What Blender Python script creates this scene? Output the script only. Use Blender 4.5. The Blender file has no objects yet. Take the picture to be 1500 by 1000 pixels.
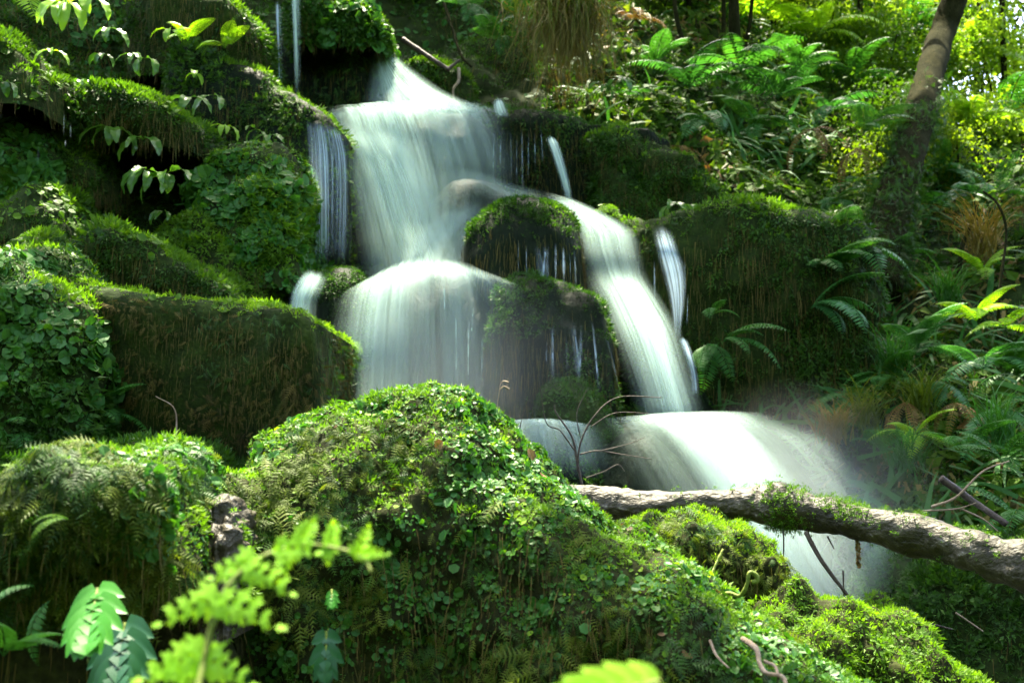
import bpy, math, random
import numpy as np
from mathutils import Vector, Matrix
random.seed(7); RNG = np.random.default_rng(7)
SC = bpy.context.scene
COL = SC.collection
PI = math.pi

# ------------------------------------------------------------------ camera
CAM = np.array([0.0, 0.0, 1.1]); PITCH = math.radians(6.0); FOC = 38.0
K = 36.0 / FOC / 1500.0
FWD = np.array([0, math.cos(PITCH), math.sin(PITCH)]); UPV = np.array([0, -math.sin(PITCH), math.cos(PITCH)])
cd = bpy.data.cameras.new('camera'); cam = bpy.data.objects.new('camera', cd); COL.objects.link(cam)
cam.location = CAM; cam.rotation_euler = (math.radians(90) + PITCH, 0, 0)
cd.lens = FOC; cd.sensor_width = 36; cd.clip_end = 500; cd.clip_start = 0.05
cd.dof.use_dof = True; cd.dof.focus_distance = 2.9; cd.dof.aperture_fstop = 6.0
SC.camera = cam

def at(px, py, Y):
    d = np.array([1.0, 0, 0]) * ((px - 750) * K) + UPV * ((500 - py) * K) + FWD
    return CAM + d * (Y / d[1])
def project(P):
    r = P - CAM
    f = r @ FWD
    f = np.where(np.abs(f) < 1e-4, 1e-4, f)
    return 750 + r[:, 0] / f / K, 500 - (r @ UPV) / f / K, f
def inview(P, m=220):
    x, y, f = project(P)
    return (f > 0.15) & (x > -m) & (x < 1500 + m) & (y > -m) & (y < 1000 + m)

# ------------------------------------------------------------------ noise
_T = RNG.random((64, 64, 64))
def vnoise(p):
    p = np.asarray(p, float); i = np.floor(p).astype(int); f = p - i; f = f * f * (3 - 2 * f)
    x0, y0, z0 = [(i[:, k]) & 63 for k in range(3)]; x1, y1, z1 = (x0 + 1) & 63, (y0 + 1) & 63, (z0 + 1) & 63
    fx, fy, fz = f[:, 0], f[:, 1], f[:, 2]
    a = _T[x0, y0, z0] * (1 - fx) + _T[x1, y0, z0] * fx; b = _T[x0, y1, z0] * (1 - fx) + _T[x1, y1, z0] * fx
    c = _T[x0, y0, z1] * (1 - fx) + _T[x1, y0, z1] * fx; d = _T[x0, y1, z1] * (1 - fx) + _T[x1, y1, z1] * fx
    a = a * (1 - fy) + b * fy; c = c * (1 - fy) + d * fy
    return a * (1 - fz) + c * fz
def fbm(p, o=4):
    p = np.asarray(p, float); s = 0; a = .5; t = 0
    for k in range(o):
        s = s + a * vnoise(p * 2 ** k + 17.3 * k); t += a; a *= .5
    return s / t * 2 - 1
def sstep(a, b, x):
    t = np.clip((x - a) / (b - a), 0, 1); return t * t * (3 - 2 * t)
def nrm(v):
    return v / np.maximum(np.linalg.norm(v, axis=-1, keepdims=True), 1e-9)

# ------------------------------------------------------------------ object helpers
def tag(o, label=None, cat=None, group=None, kind=None):
    if label: o['label'] = label
    if cat: o['category'] = cat
    if group: o['group'] = group
    if kind: o['kind'] = kind
    return o
def empty(name, loc, label, cat, group=None, rz=0):
    o = bpy.data.objects.new(name, None); COL.objects.link(o); o.location = [float(c) for c in loc]
    o.rotation_euler = (0, 0, rz); o.empty_display_size = .1
    return tag(o, label, cat, group)
def mkmesh(name, V, quads=None, tris=None, mat=None, smooth=False, fattr=None, vattr=None, uv=None):
    V = np.asarray(V, np.float32)
    nq = 0 if quads is None else len(quads); nt = 0 if tris is None else len(tris)
    me = bpy.data.meshes.new(name); me.vertices.add(len(V)); me.vertices.foreach_set('co', V.ravel())
    idx = []
    if nq: idx.append(np.asarray(quads, np.int32).ravel())
    if nt: idx.append(np.asarray(tris, np.int32).ravel())
    idx = np.concatenate(idx)
    me.loops.add(len(idx)); me.loops.foreach_set('vertex_index', idx)
    tot = np.concatenate([np.full(nq, 4, np.int32), np.full(nt, 3, np.int32)])
    st = np.concatenate([[0], np.cumsum(tot)[:-1]]).astype(np.int32)
    me.polygons.add(nq + nt); me.polygons.foreach_set('loop_start', st); me.polygons.foreach_set('loop_total', tot)
    me.polygons.foreach_set('use_smooth', np.full(nq + nt, smooth, bool))
    if mat:
        for m in (mat if isinstance(mat, list) else [mat]): me.materials.append(m)
    for k, v in (fattr or {}).items():
        a = me.attributes.new(k, 'FLOAT', 'FACE'); a.data.foreach_set('value', np.asarray(v, np.float32))
    for k, v in (vattr or {}).items():
        a = me.attributes.new(k, 'FLOAT', 'POINT'); a.data.foreach_set('value', np.asarray(v, np.float32))
    if uv is not None:
        u = me.uv_layers.new(name='UVMap'); u.data.foreach_set('uv', np.asarray(uv, np.float32)[idx].ravel())
    me.update(calc_edges=True)
    return me
def link(name, me, parent=None, loc=None):
    o = bpy.data.objects.new(name, me); COL.objects.link(o)
    if parent is not None: o.parent = parent
    if loc is not None: o.location = [float(c) for c in loc]
    return o
def wloc(o):
    l = np.array(o.location)
    return l if o.parent is None else l + wloc(o.parent)
def part(name, V, parent, **kw):
    """mesh from world coordinates hung under an unrotated empty"""
    off = np.array(parent.location) if parent is not None else np.zeros(3)
    return link(name, mkmesh(name, np.asarray(V) - off, **kw), parent)
def catmull(P, n):
    P = np.asarray(P, float)
    if len(P) == 2:
        t = np.linspace(0, 1, n)[:, None]; return P[0] * (1 - t) + P[1] * t
    Q = np.vstack([2 * P[0] - P[1], P, 2 * P[-1] - P[-2]]); m = len(P) - 1
    t = np.linspace(0, m, n); i = np.minimum(t.astype(int), m - 1); f = (t - i)[:, None]
    a, b, c, d = Q[i], Q[i + 1], Q[i + 2], Q[i + 3]
    return .5 * (2 * b + (c - a) * f + (2 * a - 5 * b + 4 * c - d) * f ** 2 + (3 * b - a - 3 * c + d) * f ** 3)
def gridquads(nu, nv):
    i = np.arange(nu - 1)[:, None] * nv + np.arange(nv - 1)[None, :]
    return np.stack([i, i + nv, i + nv + 1, i + 1], -1).reshape(-1, 4)
def gridnormals(G):
    du = np.gradient(G, axis=0); dv = np.gradient(G, axis=1)
    return nrm(np.cross(du, dv))

# ------------------------------------------------------------------ materials
def new_mat(name):
    m = bpy.data.materials.new(name); m.use_nodes = True; nt = m.node_tree
    for n in list(nt.nodes): nt.nodes.remove(n)
    return m, nt, nt.nodes.new('ShaderNodeOutputMaterial')
def N(nt, t, **kw):
    n = nt.nodes.new(t)
    for k, v in kw.items():
        if hasattr(n, k): setattr(n, k, v)
        else: n.inputs[k.replace('_', ' ')].default_value = v
    return n
def ramp(nt, cols, pos=None):
    r = nt.nodes.new('ShaderNodeValToRGB'); e = r.color_ramp.elements
    pos = pos or [i / max(1, len(cols) - 1) for i in range(len(cols))]
    while len(e) < len(cols): e.new(.5)
    for i, (c, p) in enumerate(zip(cols, pos)): e[i].position = p; e[i].color = (*c, 1)
    return r
def leaf_mat(name, cols, rough=.45, trans=.35, ttint=(1.5, 1.6, .6), spec=.5, pscale=3.0, pmix=.5):
    m, nt, out = new_mat(name); L = nt.links.new
    at_ = N(nt, 'ShaderNodeAttribute', attribute_name='rnd')
    geo = N(nt, 'ShaderNodeNewGeometry')
    no = N(nt, 'ShaderNodeTexNoise'); no.inputs['Scale'].default_value = pscale; no.inputs['Detail'].default_value = 3
    L(geo.outputs['Position'], no.inputs['Vector'])
    mr = N(nt, 'ShaderNodeMapRange'); mr.inputs['From Min'].default_value = .3; mr.inputs['From Max'].default_value = .7
    L(no.outputs['Fac'], mr.inputs['Value'])
    mx = N(nt, 'ShaderNodeMix', data_type='FLOAT'); mx.inputs[0].default_value = pmix
    L(at_.outputs['Fac'], mx.inputs[2]); L(mr.outputs[0], mx.inputs[3])
    r = ramp(nt, [(a_ * 1.02, b_ * 1.22, c_ * (.55 if c_ < .7 * b_ else .9)) for a_, b_, c_ in cols]); L(mx.outputs[0], r.inputs[0])
    b = N(nt, 'ShaderNodeBsdfPrincipled'); L(r.outputs[0], b.inputs['Base Color'])
    b.inputs['Roughness'].default_value = rough; b.inputs['Specular IOR Level'].default_value = spec * .55
    tr = N(nt, 'ShaderNodeBsdfTranslucent')
    mm = N(nt, 'ShaderNodeMix', data_type='RGBA', blend_type='MULTIPLY'); mm.inputs[0].default_value = 1
    L(r.outputs[0], mm.inputs[6]); mm.inputs[7].default_value = (*ttint, 1); L(mm.outputs[2], tr.inputs['Color'])
    ms = N(nt, 'ShaderNodeMixShader'); ms.inputs[0].default_value = trans
    L(b.outputs[0], ms.inputs[1]); L(tr.outputs[0], ms.inputs[2]); L(ms.outputs[0], out.inputs['Surface'])
    return m
def rock_mat(name, cols, scale=6, rough=.55, spec=.5, bump=.5, stretch=(1, 1, 1), pos=None):
    m, nt, out = new_mat(name); L = nt.links.new
    geo = N(nt, 'ShaderNodeNewGeometry')
    mp = N(nt, 'ShaderNodeMapping'); mp.inputs['Scale'].default_value = stretch; L(geo.outputs['Position'], mp.inputs['Vector'])
    n1 = N(nt, 'ShaderNodeTexNoise'); n1.inputs['Scale'].default_value = scale; n1.inputs['Detail'].default_value = 8; n1.inputs['Roughness'].default_value = .65
    n2 = N(nt, 'ShaderNodeTexNoise'); n2.inputs['Scale'].default_value = scale * 9; n2.inputs['Detail'].default_value = 4
    L(mp.outputs[0], n1.inputs['Vector']); L(mp.outputs[0], n2.inputs['Vector'])
    mx = N(nt, 'ShaderNodeMix', data_type='FLOAT'); mx.inputs[0].default_value = .4; L(n1.outputs['Fac'], mx.inputs[2]); L(n2.outputs['Fac'], mx.inputs[3])
    mr = N(nt, 'ShaderNodeMapRange'); mr.inputs['From Min'].default_value = .32; mr.inputs['From Max'].default_value = .68; L(mx.outputs[0], mr.inputs['Value'])
    r = ramp(nt, cols, pos); L(mr.outputs[0], r.inputs[0])
    b = N(nt, 'ShaderNodeBsdfPrincipled'); L(r.outputs[0], b.inputs['Base Color']); b.inputs['Roughness'].default_value = rough
    b.inputs['Specular IOR Level'].default_value = spec
    bp = N(nt, 'ShaderNodeBump'); bp.inputs['Strength'].default_value = bump; bp.inputs['Distance'].default_value = .02
    L(mx.outputs[0], bp.inputs['Height']); L(bp.outputs[0], b.inputs['Normal']); L(b.outputs[0], out.inputs['Surface'])
    return m
def water_mat(name, col=(.56, .74, .66), fu=75, fv=.7, lo=.40, hi=.62, gain=1.0, transl=.45):
    """silky long-exposure water: pale, let through between the streaks; u = metres across, v = metres along the flow"""
    m, nt, out = new_mat(name); L = nt.links.new
    uv = N(nt, 'ShaderNodeUVMap')
    mp = N(nt, 'ShaderNodeMapping'); mp.inputs['Scale'].default_value = (fu, fv, 1); L(uv.outputs[0], mp.inputs['Vector'])
    n1 = N(nt, 'ShaderNodeTexNoise'); n1.inputs['Scale'].default_value = 1; n1.inputs['Detail'].default_value = 3; n1.inputs['Roughness'].default_value = .6
    L(mp.outputs[0], n1.inputs['Vector'])
    mp2 = N(nt, 'ShaderNodeMapping'); mp2.inputs['Scale'].default_value = (fu * .22, fv * .8, 1); L(uv.outputs[0], mp2.inputs['Vector'])
    n2 = N(nt, 'ShaderNodeTexNoise'); n2.inputs['Scale'].default_value = 1; n2.inputs['Detail'].default_value = 2; L(mp2.outputs[0], n2.inputs['Vector'])
    mx = N(nt, 'ShaderNodeMix', data_type='FLOAT'); mx.inputs[0].default_value = .4; L(n1.outputs['Fac'], mx.inputs[2]); L(n2.outputs['Fac'], mx.inputs[3])
    mr = N(nt, 'ShaderNodeMapRange'); mr.inputs['From Min'].default_value = lo; mr.inputs['From Max'].default_value = hi; L(mx.outputs[0], mr.inputs['Value'])
    de = N(nt, 'ShaderNodeAttribute', attribute_name='dens')
    # opacity = clamp(dens*gain*(.35+.65*streak) + dens^3*.25)
    a = N(nt, 'ShaderNodeMath', operation='MULTIPLY_ADD'); L(mr.outputs[0], a.inputs[0]); a.inputs[1].default_value = 1.0; a.inputs[2].default_value = .14
    b_ = N(nt, 'ShaderNodeMath', operation='MULTIPLY'); L(a.outputs[0], b_.inputs[0]); L(de.outputs['Fac'], b_.inputs[1])
    c = N(nt, 'ShaderNodeMath', operation='MULTIPLY', use_clamp=True); L(b_.outputs[0], c.inputs[0]); c.inputs[1].default_value = gain
    df = N(nt, 'ShaderNodeBsdfDiffuse'); df.inputs['Color'].default_value = (*col, 1)
    tl = N(nt, 'ShaderNodeBsdfTranslucent'); tl.inputs['Color'].default_value = (*col, 1)
    s1 = N(nt, 'ShaderNodeMixShader'); s1.inputs[0].default_value = transl; L(df.outputs[0], s1.inputs[1]); L(tl.outputs[0], s1.inputs[2])
    tp = N(nt, 'ShaderNodeBsdfTransparent')
    s2 = N(nt, 'ShaderNodeMixShader'); L(c.outputs[0], s2.inputs[0]); L(tp.outputs[0], s2.inputs[1]); L(s1.outputs[0], s2.inputs[2])
    L(s2.outputs[0], out.inputs['Surface'])
    return m

M = {}
M['rock'] = rock_mat('wet_rock', [(.012, .014, .008), (.03, .032, .018), (.06, .055, .035)], 5, .4)
M['mossrock'] = rock_mat('moss_ground', [(.007, .011, .003), (.016, .028, .005), (.034, .055, .008)], 9, .95, .1)
M['earth'] = rock_mat('dark_earth', [(.007, .009, .003), (.018, .021, .006), (.034, .042, .009)], 9, .95, .1)
M['wetface'] = rock_mat('wet_rootface', [(.002, .005, .002), (.006, .011, .004), (.012, .020, .007)], 8, .6, .05, .8, (1, 1, .25))
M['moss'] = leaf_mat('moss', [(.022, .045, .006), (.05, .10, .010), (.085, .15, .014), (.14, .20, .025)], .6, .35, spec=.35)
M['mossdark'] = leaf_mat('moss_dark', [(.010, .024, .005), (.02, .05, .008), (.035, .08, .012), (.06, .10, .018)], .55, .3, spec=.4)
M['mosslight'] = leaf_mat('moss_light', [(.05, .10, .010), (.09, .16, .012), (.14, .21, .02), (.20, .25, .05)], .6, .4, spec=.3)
M['liverwort'] = leaf_mat('liverwort', [(.02, .055, .012), (.04, .10, .015), (.03, .10, .035), (.07, .15, .02)], .48, .3, spec=.4)
M['feather'] = leaf_mat('feather_moss', [(.035, .045, .010), (.06, .08, .014), (.10, .115, .022), (.13, .13, .035)], .6, .35, spec=.3)
M['root'] = leaf_mat('root_strands', [(.012, .010, .006), (.055, .036, .018), (.11, .072, .038), (.05, .045, .018), (.022, .04, .010)], .75, .15, (1.2, 1.1, .8), spec=.2, pscale=4)
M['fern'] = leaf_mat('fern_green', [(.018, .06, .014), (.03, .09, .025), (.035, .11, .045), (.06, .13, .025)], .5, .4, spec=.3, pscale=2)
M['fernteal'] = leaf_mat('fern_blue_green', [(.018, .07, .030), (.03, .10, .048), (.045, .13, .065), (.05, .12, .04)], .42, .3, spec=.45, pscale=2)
M['fernlit'] = leaf_mat('fern_sunlit_green', [(.12, .21, .015), (.16, .27, .02), (.20, .31, .03), (.22, .31, .04)], .4, .5, (1.4, 1.4, .5), pscale=2)  # brighter copy of the fern green, sunshine put into the leaf colour
M['youngfern'] = leaf_mat('young_fern_leaf', [(.19, .36, .03), (.24, .41, .04), (.30, .45, .06)], .4, .5, (1.3, 1.2, .5), pscale=8)
M['leaf'] = leaf_mat('broad_leaf', [(.03, .075, .015), (.05, .11, .025), (.065, .13, .03), (.09, .15, .03)], .3, .4, spec=.6, pscale=4)
M['leafglossy'] = leaf_mat('glossy_leaf', [(.015, .075, .010), (.025, .11, .014), (.05, .15, .02)], .4, .15, spec=.2, pscale=8)
M['leafblue'] = leaf_mat('blue_leaf', [(.010, .05, .028), (.013, .06, .038), (.018, .075, .045)], .3, .2, (1, 1.2, 1), spec=.6, pscale=8)
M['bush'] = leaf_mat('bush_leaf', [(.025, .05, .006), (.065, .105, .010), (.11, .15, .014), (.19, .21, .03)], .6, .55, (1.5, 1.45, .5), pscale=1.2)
M['bushlit'] = leaf_mat('bush_leaf_sunlit', [(.055, .11, .010), (.115, .18, .018), (.18, .25, .03), (.27, .32, .07)], .6, .55, (1.5, 1.4, .6), pscale=1.5)  # paler bush leaf with strong sunlight put into its colour
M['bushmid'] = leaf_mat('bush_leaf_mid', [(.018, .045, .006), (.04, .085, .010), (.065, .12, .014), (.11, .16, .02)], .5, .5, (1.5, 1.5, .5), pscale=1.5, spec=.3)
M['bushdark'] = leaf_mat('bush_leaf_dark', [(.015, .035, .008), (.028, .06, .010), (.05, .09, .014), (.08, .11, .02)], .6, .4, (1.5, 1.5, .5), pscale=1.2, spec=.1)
M['drygrass'] = leaf_mat('dry_blades', [(.06, .05, .015), (.12, .085, .03), (.18, .12, .045), (.10, .10, .025)], .6, .35, (1.3, 1.1, .7), pscale=3)
M['dead'] = leaf_mat('dead_leaf', [(.05, .022, .010), (.10, .045, .018), (.16, .08, .03), (.22, .14, .07)], .6, .3, (1.3, 1, .7), pscale=6)
M['bark'] = rock_mat('bark', [(.005, .006, .002), (.016, .017, .006), (.04, .036, .015)], 12, .95, .02, 1.0, (1, 1, .4))
M['logbark'] = rock_mat('log_bark', [(.008, .007, .003), (.017, .014, .006), (.03, .026, .010), (.05, .042, .022), (.10, .085, .06), (.42, .38, .32)], 9, .55, .3, 1.0, (.5, 1, 1), [0, .3, .5, .66, .82, 1])
M['twig'] = rock_mat('twig', [(.02, .014, .010), (.05, .036, .026), (.11, .085, .065)], 20, .7, .3)
M['paletwig'] = rock_mat('pale_twig', [(.12, .08, .05), (.22, .16, .10), (.34, .27, .19)], 14, .7, .3)
M['stem'] = rock_mat('green_stem', [(.07, .11, .012), (.12, .16, .02), (.16, .19, .025)], 12, .6, .2)
M['water'] = water_mat('silky_water')  # mint light of the surroundings put into the water colour
M['veil'] = water_mat('thin_water', (.62, .80, .92), 110, .5, .46, .64, 1.0)  # bluish ambient light put into the thin water's colour
M['stream'] = rock_mat('stream_water', [(.01, .014, .013), (.018, .022, .02)], 3, .08, .5, .15)

# ------------------------------------------------------------------ leaf templates: x across, y along, z up
def tpl(V, Q=None, T=None): return (np.array(V, float), None if Q is None else np.array(Q), None if T is None else np.array(T))
LEAF = tpl([(0, 0, 0), (-.32, .4, .08), (0, .5, 0), (.32, .4, .08), (0, 1, -.12)], [(0, 2, 4, 1), (0, 3, 4, 2)])
ROUND = tpl([(0, 0, 0), (-.42, .3, .05), (-.36, .75, .04), (0, .95, -.08), (.36, .75, .04), (.42, .3, .05)], [(0, 3, 2, 1), (0, 5, 4, 3)])
TUFT = tpl([(-.16, 0, 0), (.16, .05, 0), (.05, .8, .12), (-.5, .12, .02), (-.25, -.12, 0), (-.62, .55, .3), (.5, .15, .02), (.25, -.1, 0), (.6, .5, .28),
            (-.16, .25, .12), (.16, .2, .1), (.05, .5, .55), (-.15, -.2, .05), (.2, -.25, .05), (.1, -.6, .25)], None, [(0, 1, 2), (3, 4, 5), (7, 6, 8), (9, 10, 11), (13, 12, 14)])
def _sprig():
    V = [(-.03, 0, 0), (.03, 0, 0), (0, 1, -.35)]; T = [(0, 1, 2)]
    for k in range(6):
        y = .12 + .14 * k; z = -.35 * y * y; w = .34 * (1 - .75 * abs(k - 2) / 4)
        for s in (-1, 1):
            b = len(V); V += [(0, y - .03, z), (0, y + .05, z), (s * w, y + .14, z - .06)]; T.append((b, b + 1, b + 2))
    return tpl(V, None, T)
SPRIG = _sprig()
BLADE = tpl([(-.05, 0, 0), (.05, 0, 0), (-.045, .4, .02), (.045, .4, .02), (-.03, .75, -.06), (.03, .75, -.06), (0, 1, -.2)],
            [(0, 1, 3, 2), (2, 3, 5, 4)], [(4, 5, 6)])
STRAND = tpl([(-.012, 0, 0), (.012, 0, 0), (-.01, .35, .03), (.014, .35, .03), (-.014, .7, -.02), (.008, .7, -.02), (.003, 1, .02)],
             [(0, 1, 3, 2), (2, 3, 5, 4)], [(4, 5, 6)])

def place(tp, O, Y, Zh, S, rnd, jitter=.25):
    """copies of a leaf template joined into one mesh; Y = growing direction, Zh = wanted upper side"""
    tv, tq, tt = tp; n = len(O); k = len(tv)
    Y = nrm(Y); X = nrm(np.cross(Y, nrm(Zh + RNG.normal(0, jitter, (n, 3))))); Z = np.cross(X, Y); X = X * RNG.uniform(.7, 1.25, (n, 1))
    S = np.asarray(S).reshape(-1, 1, 1) if np.ndim(S) else np.full((n, 1, 1), S)
    V = O[:, None, :] + S * (tv[None, :, 0:1] * X[:, None] + tv[None, :, 1:2] * Y[:, None] + tv[None, :, 2:3] * Z[:, None])
    off = (np.arange(n) * k)[:, None, None]
    Q = None if tq is None else (tq[None] + off).reshape(-1, 4)
    T = None if tt is None else (tt[None] + off).reshape(-1, 3)
    f = []
    if tq is not None: f.append(np.repeat(rnd, len(tq)))
    if tt is not None: f.append(np.repeat(rnd, len(tt)))
    return V.reshape(-1, 3), Q, T, np.concatenate(f)
class Bag:
    """collects leaves of several templates for one mesh"""
    def __init__(s): s.V = []; s.Q = []; s.T = []; s.fq = []; s.ft = []; s.n = 0
    def add(s, V, Q, T, f):
        nq = 0 if Q is None else len(Q)
        if nq: s.Q.append(Q + s.n); s.fq.append(f[:nq])
        if T is not None and len(T): s.T.append(T + s.n); s.ft.append(f[nq:])
        s.V.append(V); s.n += len(V)
    def put(s, *a, **k): s.add(*place(*a, **k))
    def mesh(s, name, mat, off=None, smooth=False):
        V = np.vstack(s.V)
        if off is not None: V = V - np.array(off)
        Q = np.vstack(s.Q) if s.Q else None; T = np.vstack(s.T) if s.T else None
        return mkmesh(name, V, Q, T, mat, smooth, {'rnd': np.concatenate(s.fq + s.ft)})
    def build(s, name, mat, parent=None, smooth=False):
        if not s.n: return None
        return link(name, s.mesh(name, mat, None if parent is None else wloc(parent), smooth), parent)

def sample(G, n, dens=None, cull=True):
    """n random points on a grid surface G (nu,nv,3) with smooth normals; dens(P,N) = keep probability"""
    NN = gridnormals(G); nu, nv = G.shape[:2]
    A = np.linalg.norm(np.cross(G[1:, :-1] - G[:-1, :-1], G[:-1, 1:] - G[:-1, :-1]), axis=-1)
    cen = (G[1:, 1:] + G[:-1, :-1]) / 2
    if cull: A = A * inview(cen.reshape(-1, 3)).reshape(A.shape)
    p = A.ravel() / A.sum(); c = RNG.choice(len(p), n, p=p); i, j = c // (nv - 1), c % (nv - 1)
    a, b = RNG.random((n, 1)), RNG.random((n, 1))
    def ip(X): return X[i, j] * (1 - a) * (1 - b) + X[i + 1, j] * a * (1 - b) + X[i, j + 1] * (1 - a) * b + X[i + 1, j + 1] * a * b
    P, Nn = ip(G), nrm(ip(NN))
    keep = np.ones(n, bool)
    if cull: keep &= ((Nn * nrm(CAM - P)).sum(1) > -.35)
    if dens is not None: keep &= RNG.random(n) < dens(P, Nn)
    return P[keep], Nn[keep]
DOWN = np.array([0, 0, -1.0])
def grow(P, Nn, lift=.5, down=.3, rand=1.0):
    t = RNG.normal(0, 1, P.shape); t = nrm(t - (t * Nn).sum(1, keepdims=True) * Nn)
    return nrm(t * rand + Nn * lift + DOWN * down)

# ------------------------------------------------------------------ rocks
def ridge_grid(pts, zb, fd, bd, n=2.4, ns=110, na=64, amp=.05, freq=3.0, plan=3.5, under=0.0, seed=0, fine=.25):
    P = catmull([at(*p) for p in pts], ns); s = np.linspace(-1, 1, ns); e = np.maximum(1 - np.abs(s) ** plan, 0) ** (1 / plan) * .97 + .03
    th = np.linspace(-PI / 2, PI / 2, na)
    c = np.cos(th); sn = np.sin(th)
    drop = P[:, 2] - zb
    hz = np.abs(c) ** (2 / n); hy = np.sign(sn) * np.abs(sn) ** (2 / n)
    G = np.zeros((ns, na, 3))
    G[:, :, 0] = P[:, 0:1]
    und = under * (1 - hz)[None, :] * (sn > 0)
    G[:, :, 1] = P[:, 1:2] - np.where(sn > 0, fd, bd)[None, :] * e[:, None] * hy[None, :] + und
    G[:, :, 2] = P[:, 2:3] - drop[:, None] * (1 - hz[None, :])
    NN = gridnormals(G)
    if NN[ns // 2, na // 2, 2] < 0: G = G[::-1].copy(); NN = gridnormals(G)
    q = G.reshape(-1, 3) * freq + seed * 7.7
    d = amp * fbm(q, 3) + amp * .55 * fbm(q * 2.3 + 4, 2) + amp * fine * fbm(q * 6 + 9, 3)
    return G + NN * d.reshape(ns, na, 1)
def grid_obj(name, G, mat, parent=None, smooth=True):
    return part(name, G.reshape(-1, 3), parent, quads=gridquads(*G.shape[:2]), mat=mat, smooth=smooth) if parent is not None else \
        link(name, mkmesh(name, G.reshape(-1, 3), gridquads(*G.shape[:2]), mat=mat, smooth=smooth))

def up(a, b): return lambda P, Nn: sstep(a, b, Nn[:, 2])
def patch(fr, lo, hi, s=0): return lambda P, Nn: sstep(lo, hi, fbm(P * fr + s * 3.1, 3) * .5 + .5)
def mul(*fs):
    def g(P, Nn):
        r = 1.0
        for f in fs: r = r * f(P, Nn)
        return r
    return g

def coat(root, name, G, mat, tp, n, size, dens=None, lift=.6, down=.3, rand=1.0, clump=0.6):
    P, Nn = sample(G, n, dens)
    if not len(P): return None
    c = fbm(P / (size * 6.0) + 3.3, 2); c2 = fbm(P / (size * 2.2) + 8.1, 1)
    S = size * (.38 + 1.1 * RNG.random(len(P)) ** 2) * np.clip(1 + .9 * c, .4, 1.35)
    P = P + Nn * (size * (.15 + .9 * np.maximum(c, -.3) + .35 * c2))[:, None]
    bag = Bag(); bag.put(tp, P, grow(P, Nn, lift, down, rand), Nn, S, RNG.random(len(P)))
    return bag.build(name, mat, root)
def hang(root, name, G, mat, n, size, dens=None, tp=STRAND, out=.12):
    P, Nn = sample(G, n, dens)
    if not len(P): return None
    P = P + Nn * .012
    Y = nrm(DOWN + Nn * out + RNG.normal(0, .09, P.shape))
    bag = Bag(); bag.put(tp, P, Y, Nn, size * (.4 + RNG.random(len(P))), RNG.random(len(P)))
    return bag.build(name, mat, root)

def rock(name, label, pts, zb_px, mat='mossrock', group='moss covered rocks of the cascade', cat='rock', **kw):
    """zb_px = pixel row (at the ridge's mean depth) its foot reaches"""
    Y = np.mean([p[2] for p in pts]); mx = np.mean([p[0] for p in pts])
    foot = at(mx, zb_px, Y)
    r = empty(name, foot, label, cat, group)
    G = ridge_grid(pts, foot[2], **kw)
    b = grid_obj('stone', G, M[mat], r)
    return r, G
#--SECTIONS--
# ------------------------------------------------------------------ setting: ground, hillside
def sheet_z(name, x0, x1, y0, y1, n, f, mat, label, cat):
    X, Y = np.meshgrid(np.linspace(x0, x1, n), np.linspace(y0, y1, n), indexing='ij')
    G = np.stack([X, Y, f(X, Y)], -1)
    o = link(name, mkmesh(name, G.reshape(-1, 3), gridquads(n, n), mat=mat, smooth=True)); tag(o, label, cat, kind='structure'); return G
GR = sheet_z('ground', -80, 80, -80, 90, 200, lambda X, Y: -.12 + .05 * np.sin(X * .7) * np.cos(Y * .6) + 0 * X, M['earth'], 'dark forest floor around the stream bed', 'ground')
def hillz(X, Y):
    q = np.stack([X, Y, 0 * X], -1).reshape(-1, 3)
    return np.where(Y > 11, 3.9 + (Y - 11) * .10 + .3 * sstep(0, -6, X) * (Y - 11), 4.2 - (11 - Y) * 2.4) + .7 * fbm(q * .25, 3).reshape(X.shape)
HILL = sheet_z('hill', -60, 60, 9.6, 60, 120, hillz, M['earth'], 'wooded hill rising behind the waterfall', 'hill')

CP = [(-200, 0, 5.6), (0, 0, 6.2), (200, 0, 6.7), (400, 0, 7.6), (0, 200, 5.6), (200, 200, 5.9), (400, 200, 6.6), (0, 400, 5.0), (200, 400, 5.3), (420, 400, 5.9),
      (0, 640, 4.4), (200, 640, 4.6), (420, 600, 4.9), (570, 40, 8.3), (700, 100, 8.0), (560, 300, 6.8), (700, 300, 6.7), (650, 500, 6.0), (800, 650, 5.5),
      (850, 200, 7.3), (900, 40, 8.4), (1000, 0, 9.3), (1000, 200, 7.5), (1000, 450, 6.5), (1000, 650, 5.5), (1200, 100, 8.6), (1200, 0, 9.6), (1200, 300, 7.5), (1200, 500, 6.1), (1200, 700, 5.1),
      (1400, 260, 7.4), (1400, 120, 9.0), (1400, 0, 11), (1400, 500, 5.6), (1400, 700, 4.7), (1400, 900, 4.0), (1500, 210, 7.6), (1500, 80, 10), (1650, 210, 7.6), (1650, 500, 5.0), (1650, 900, 3.5), (1650, 0, 11),
      (-200, 400, 4.6), (-200, 800, 3.6), (700, 850, 4.9), (1200, 900, 4.7), (300, 850, 4.3)]
_c = np.array([at(*c) for c in CP]); _xz = _c[:, [0, 2]]; _y = _c[:, 1]
_D = np.linalg.norm(_xz[:, None] - _xz[None], axis=-1); _n = len(CP)
_A = np.zeros((_n + 3, _n + 3)); _A[:_n, :_n] = _D - np.eye(_n) * .06; _A[:_n, _n] = 1; _A[:_n, _n + 1:] = _xz; _A[_n:, :_n] = _A[:_n, _n:].T
_w = np.linalg.solve(_A, np.concatenate([_y, [0, 0, 0]]))
def facey(x, z):
    q = np.stack([x, z], -1).reshape(-1, 2)
    d = np.linalg.norm(q[:, None] - _xz[None], axis=-1)
    return (d @ _w[:_n] + _w[_n] + q @ _w[_n + 1:]).reshape(np.shape(x))
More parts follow.
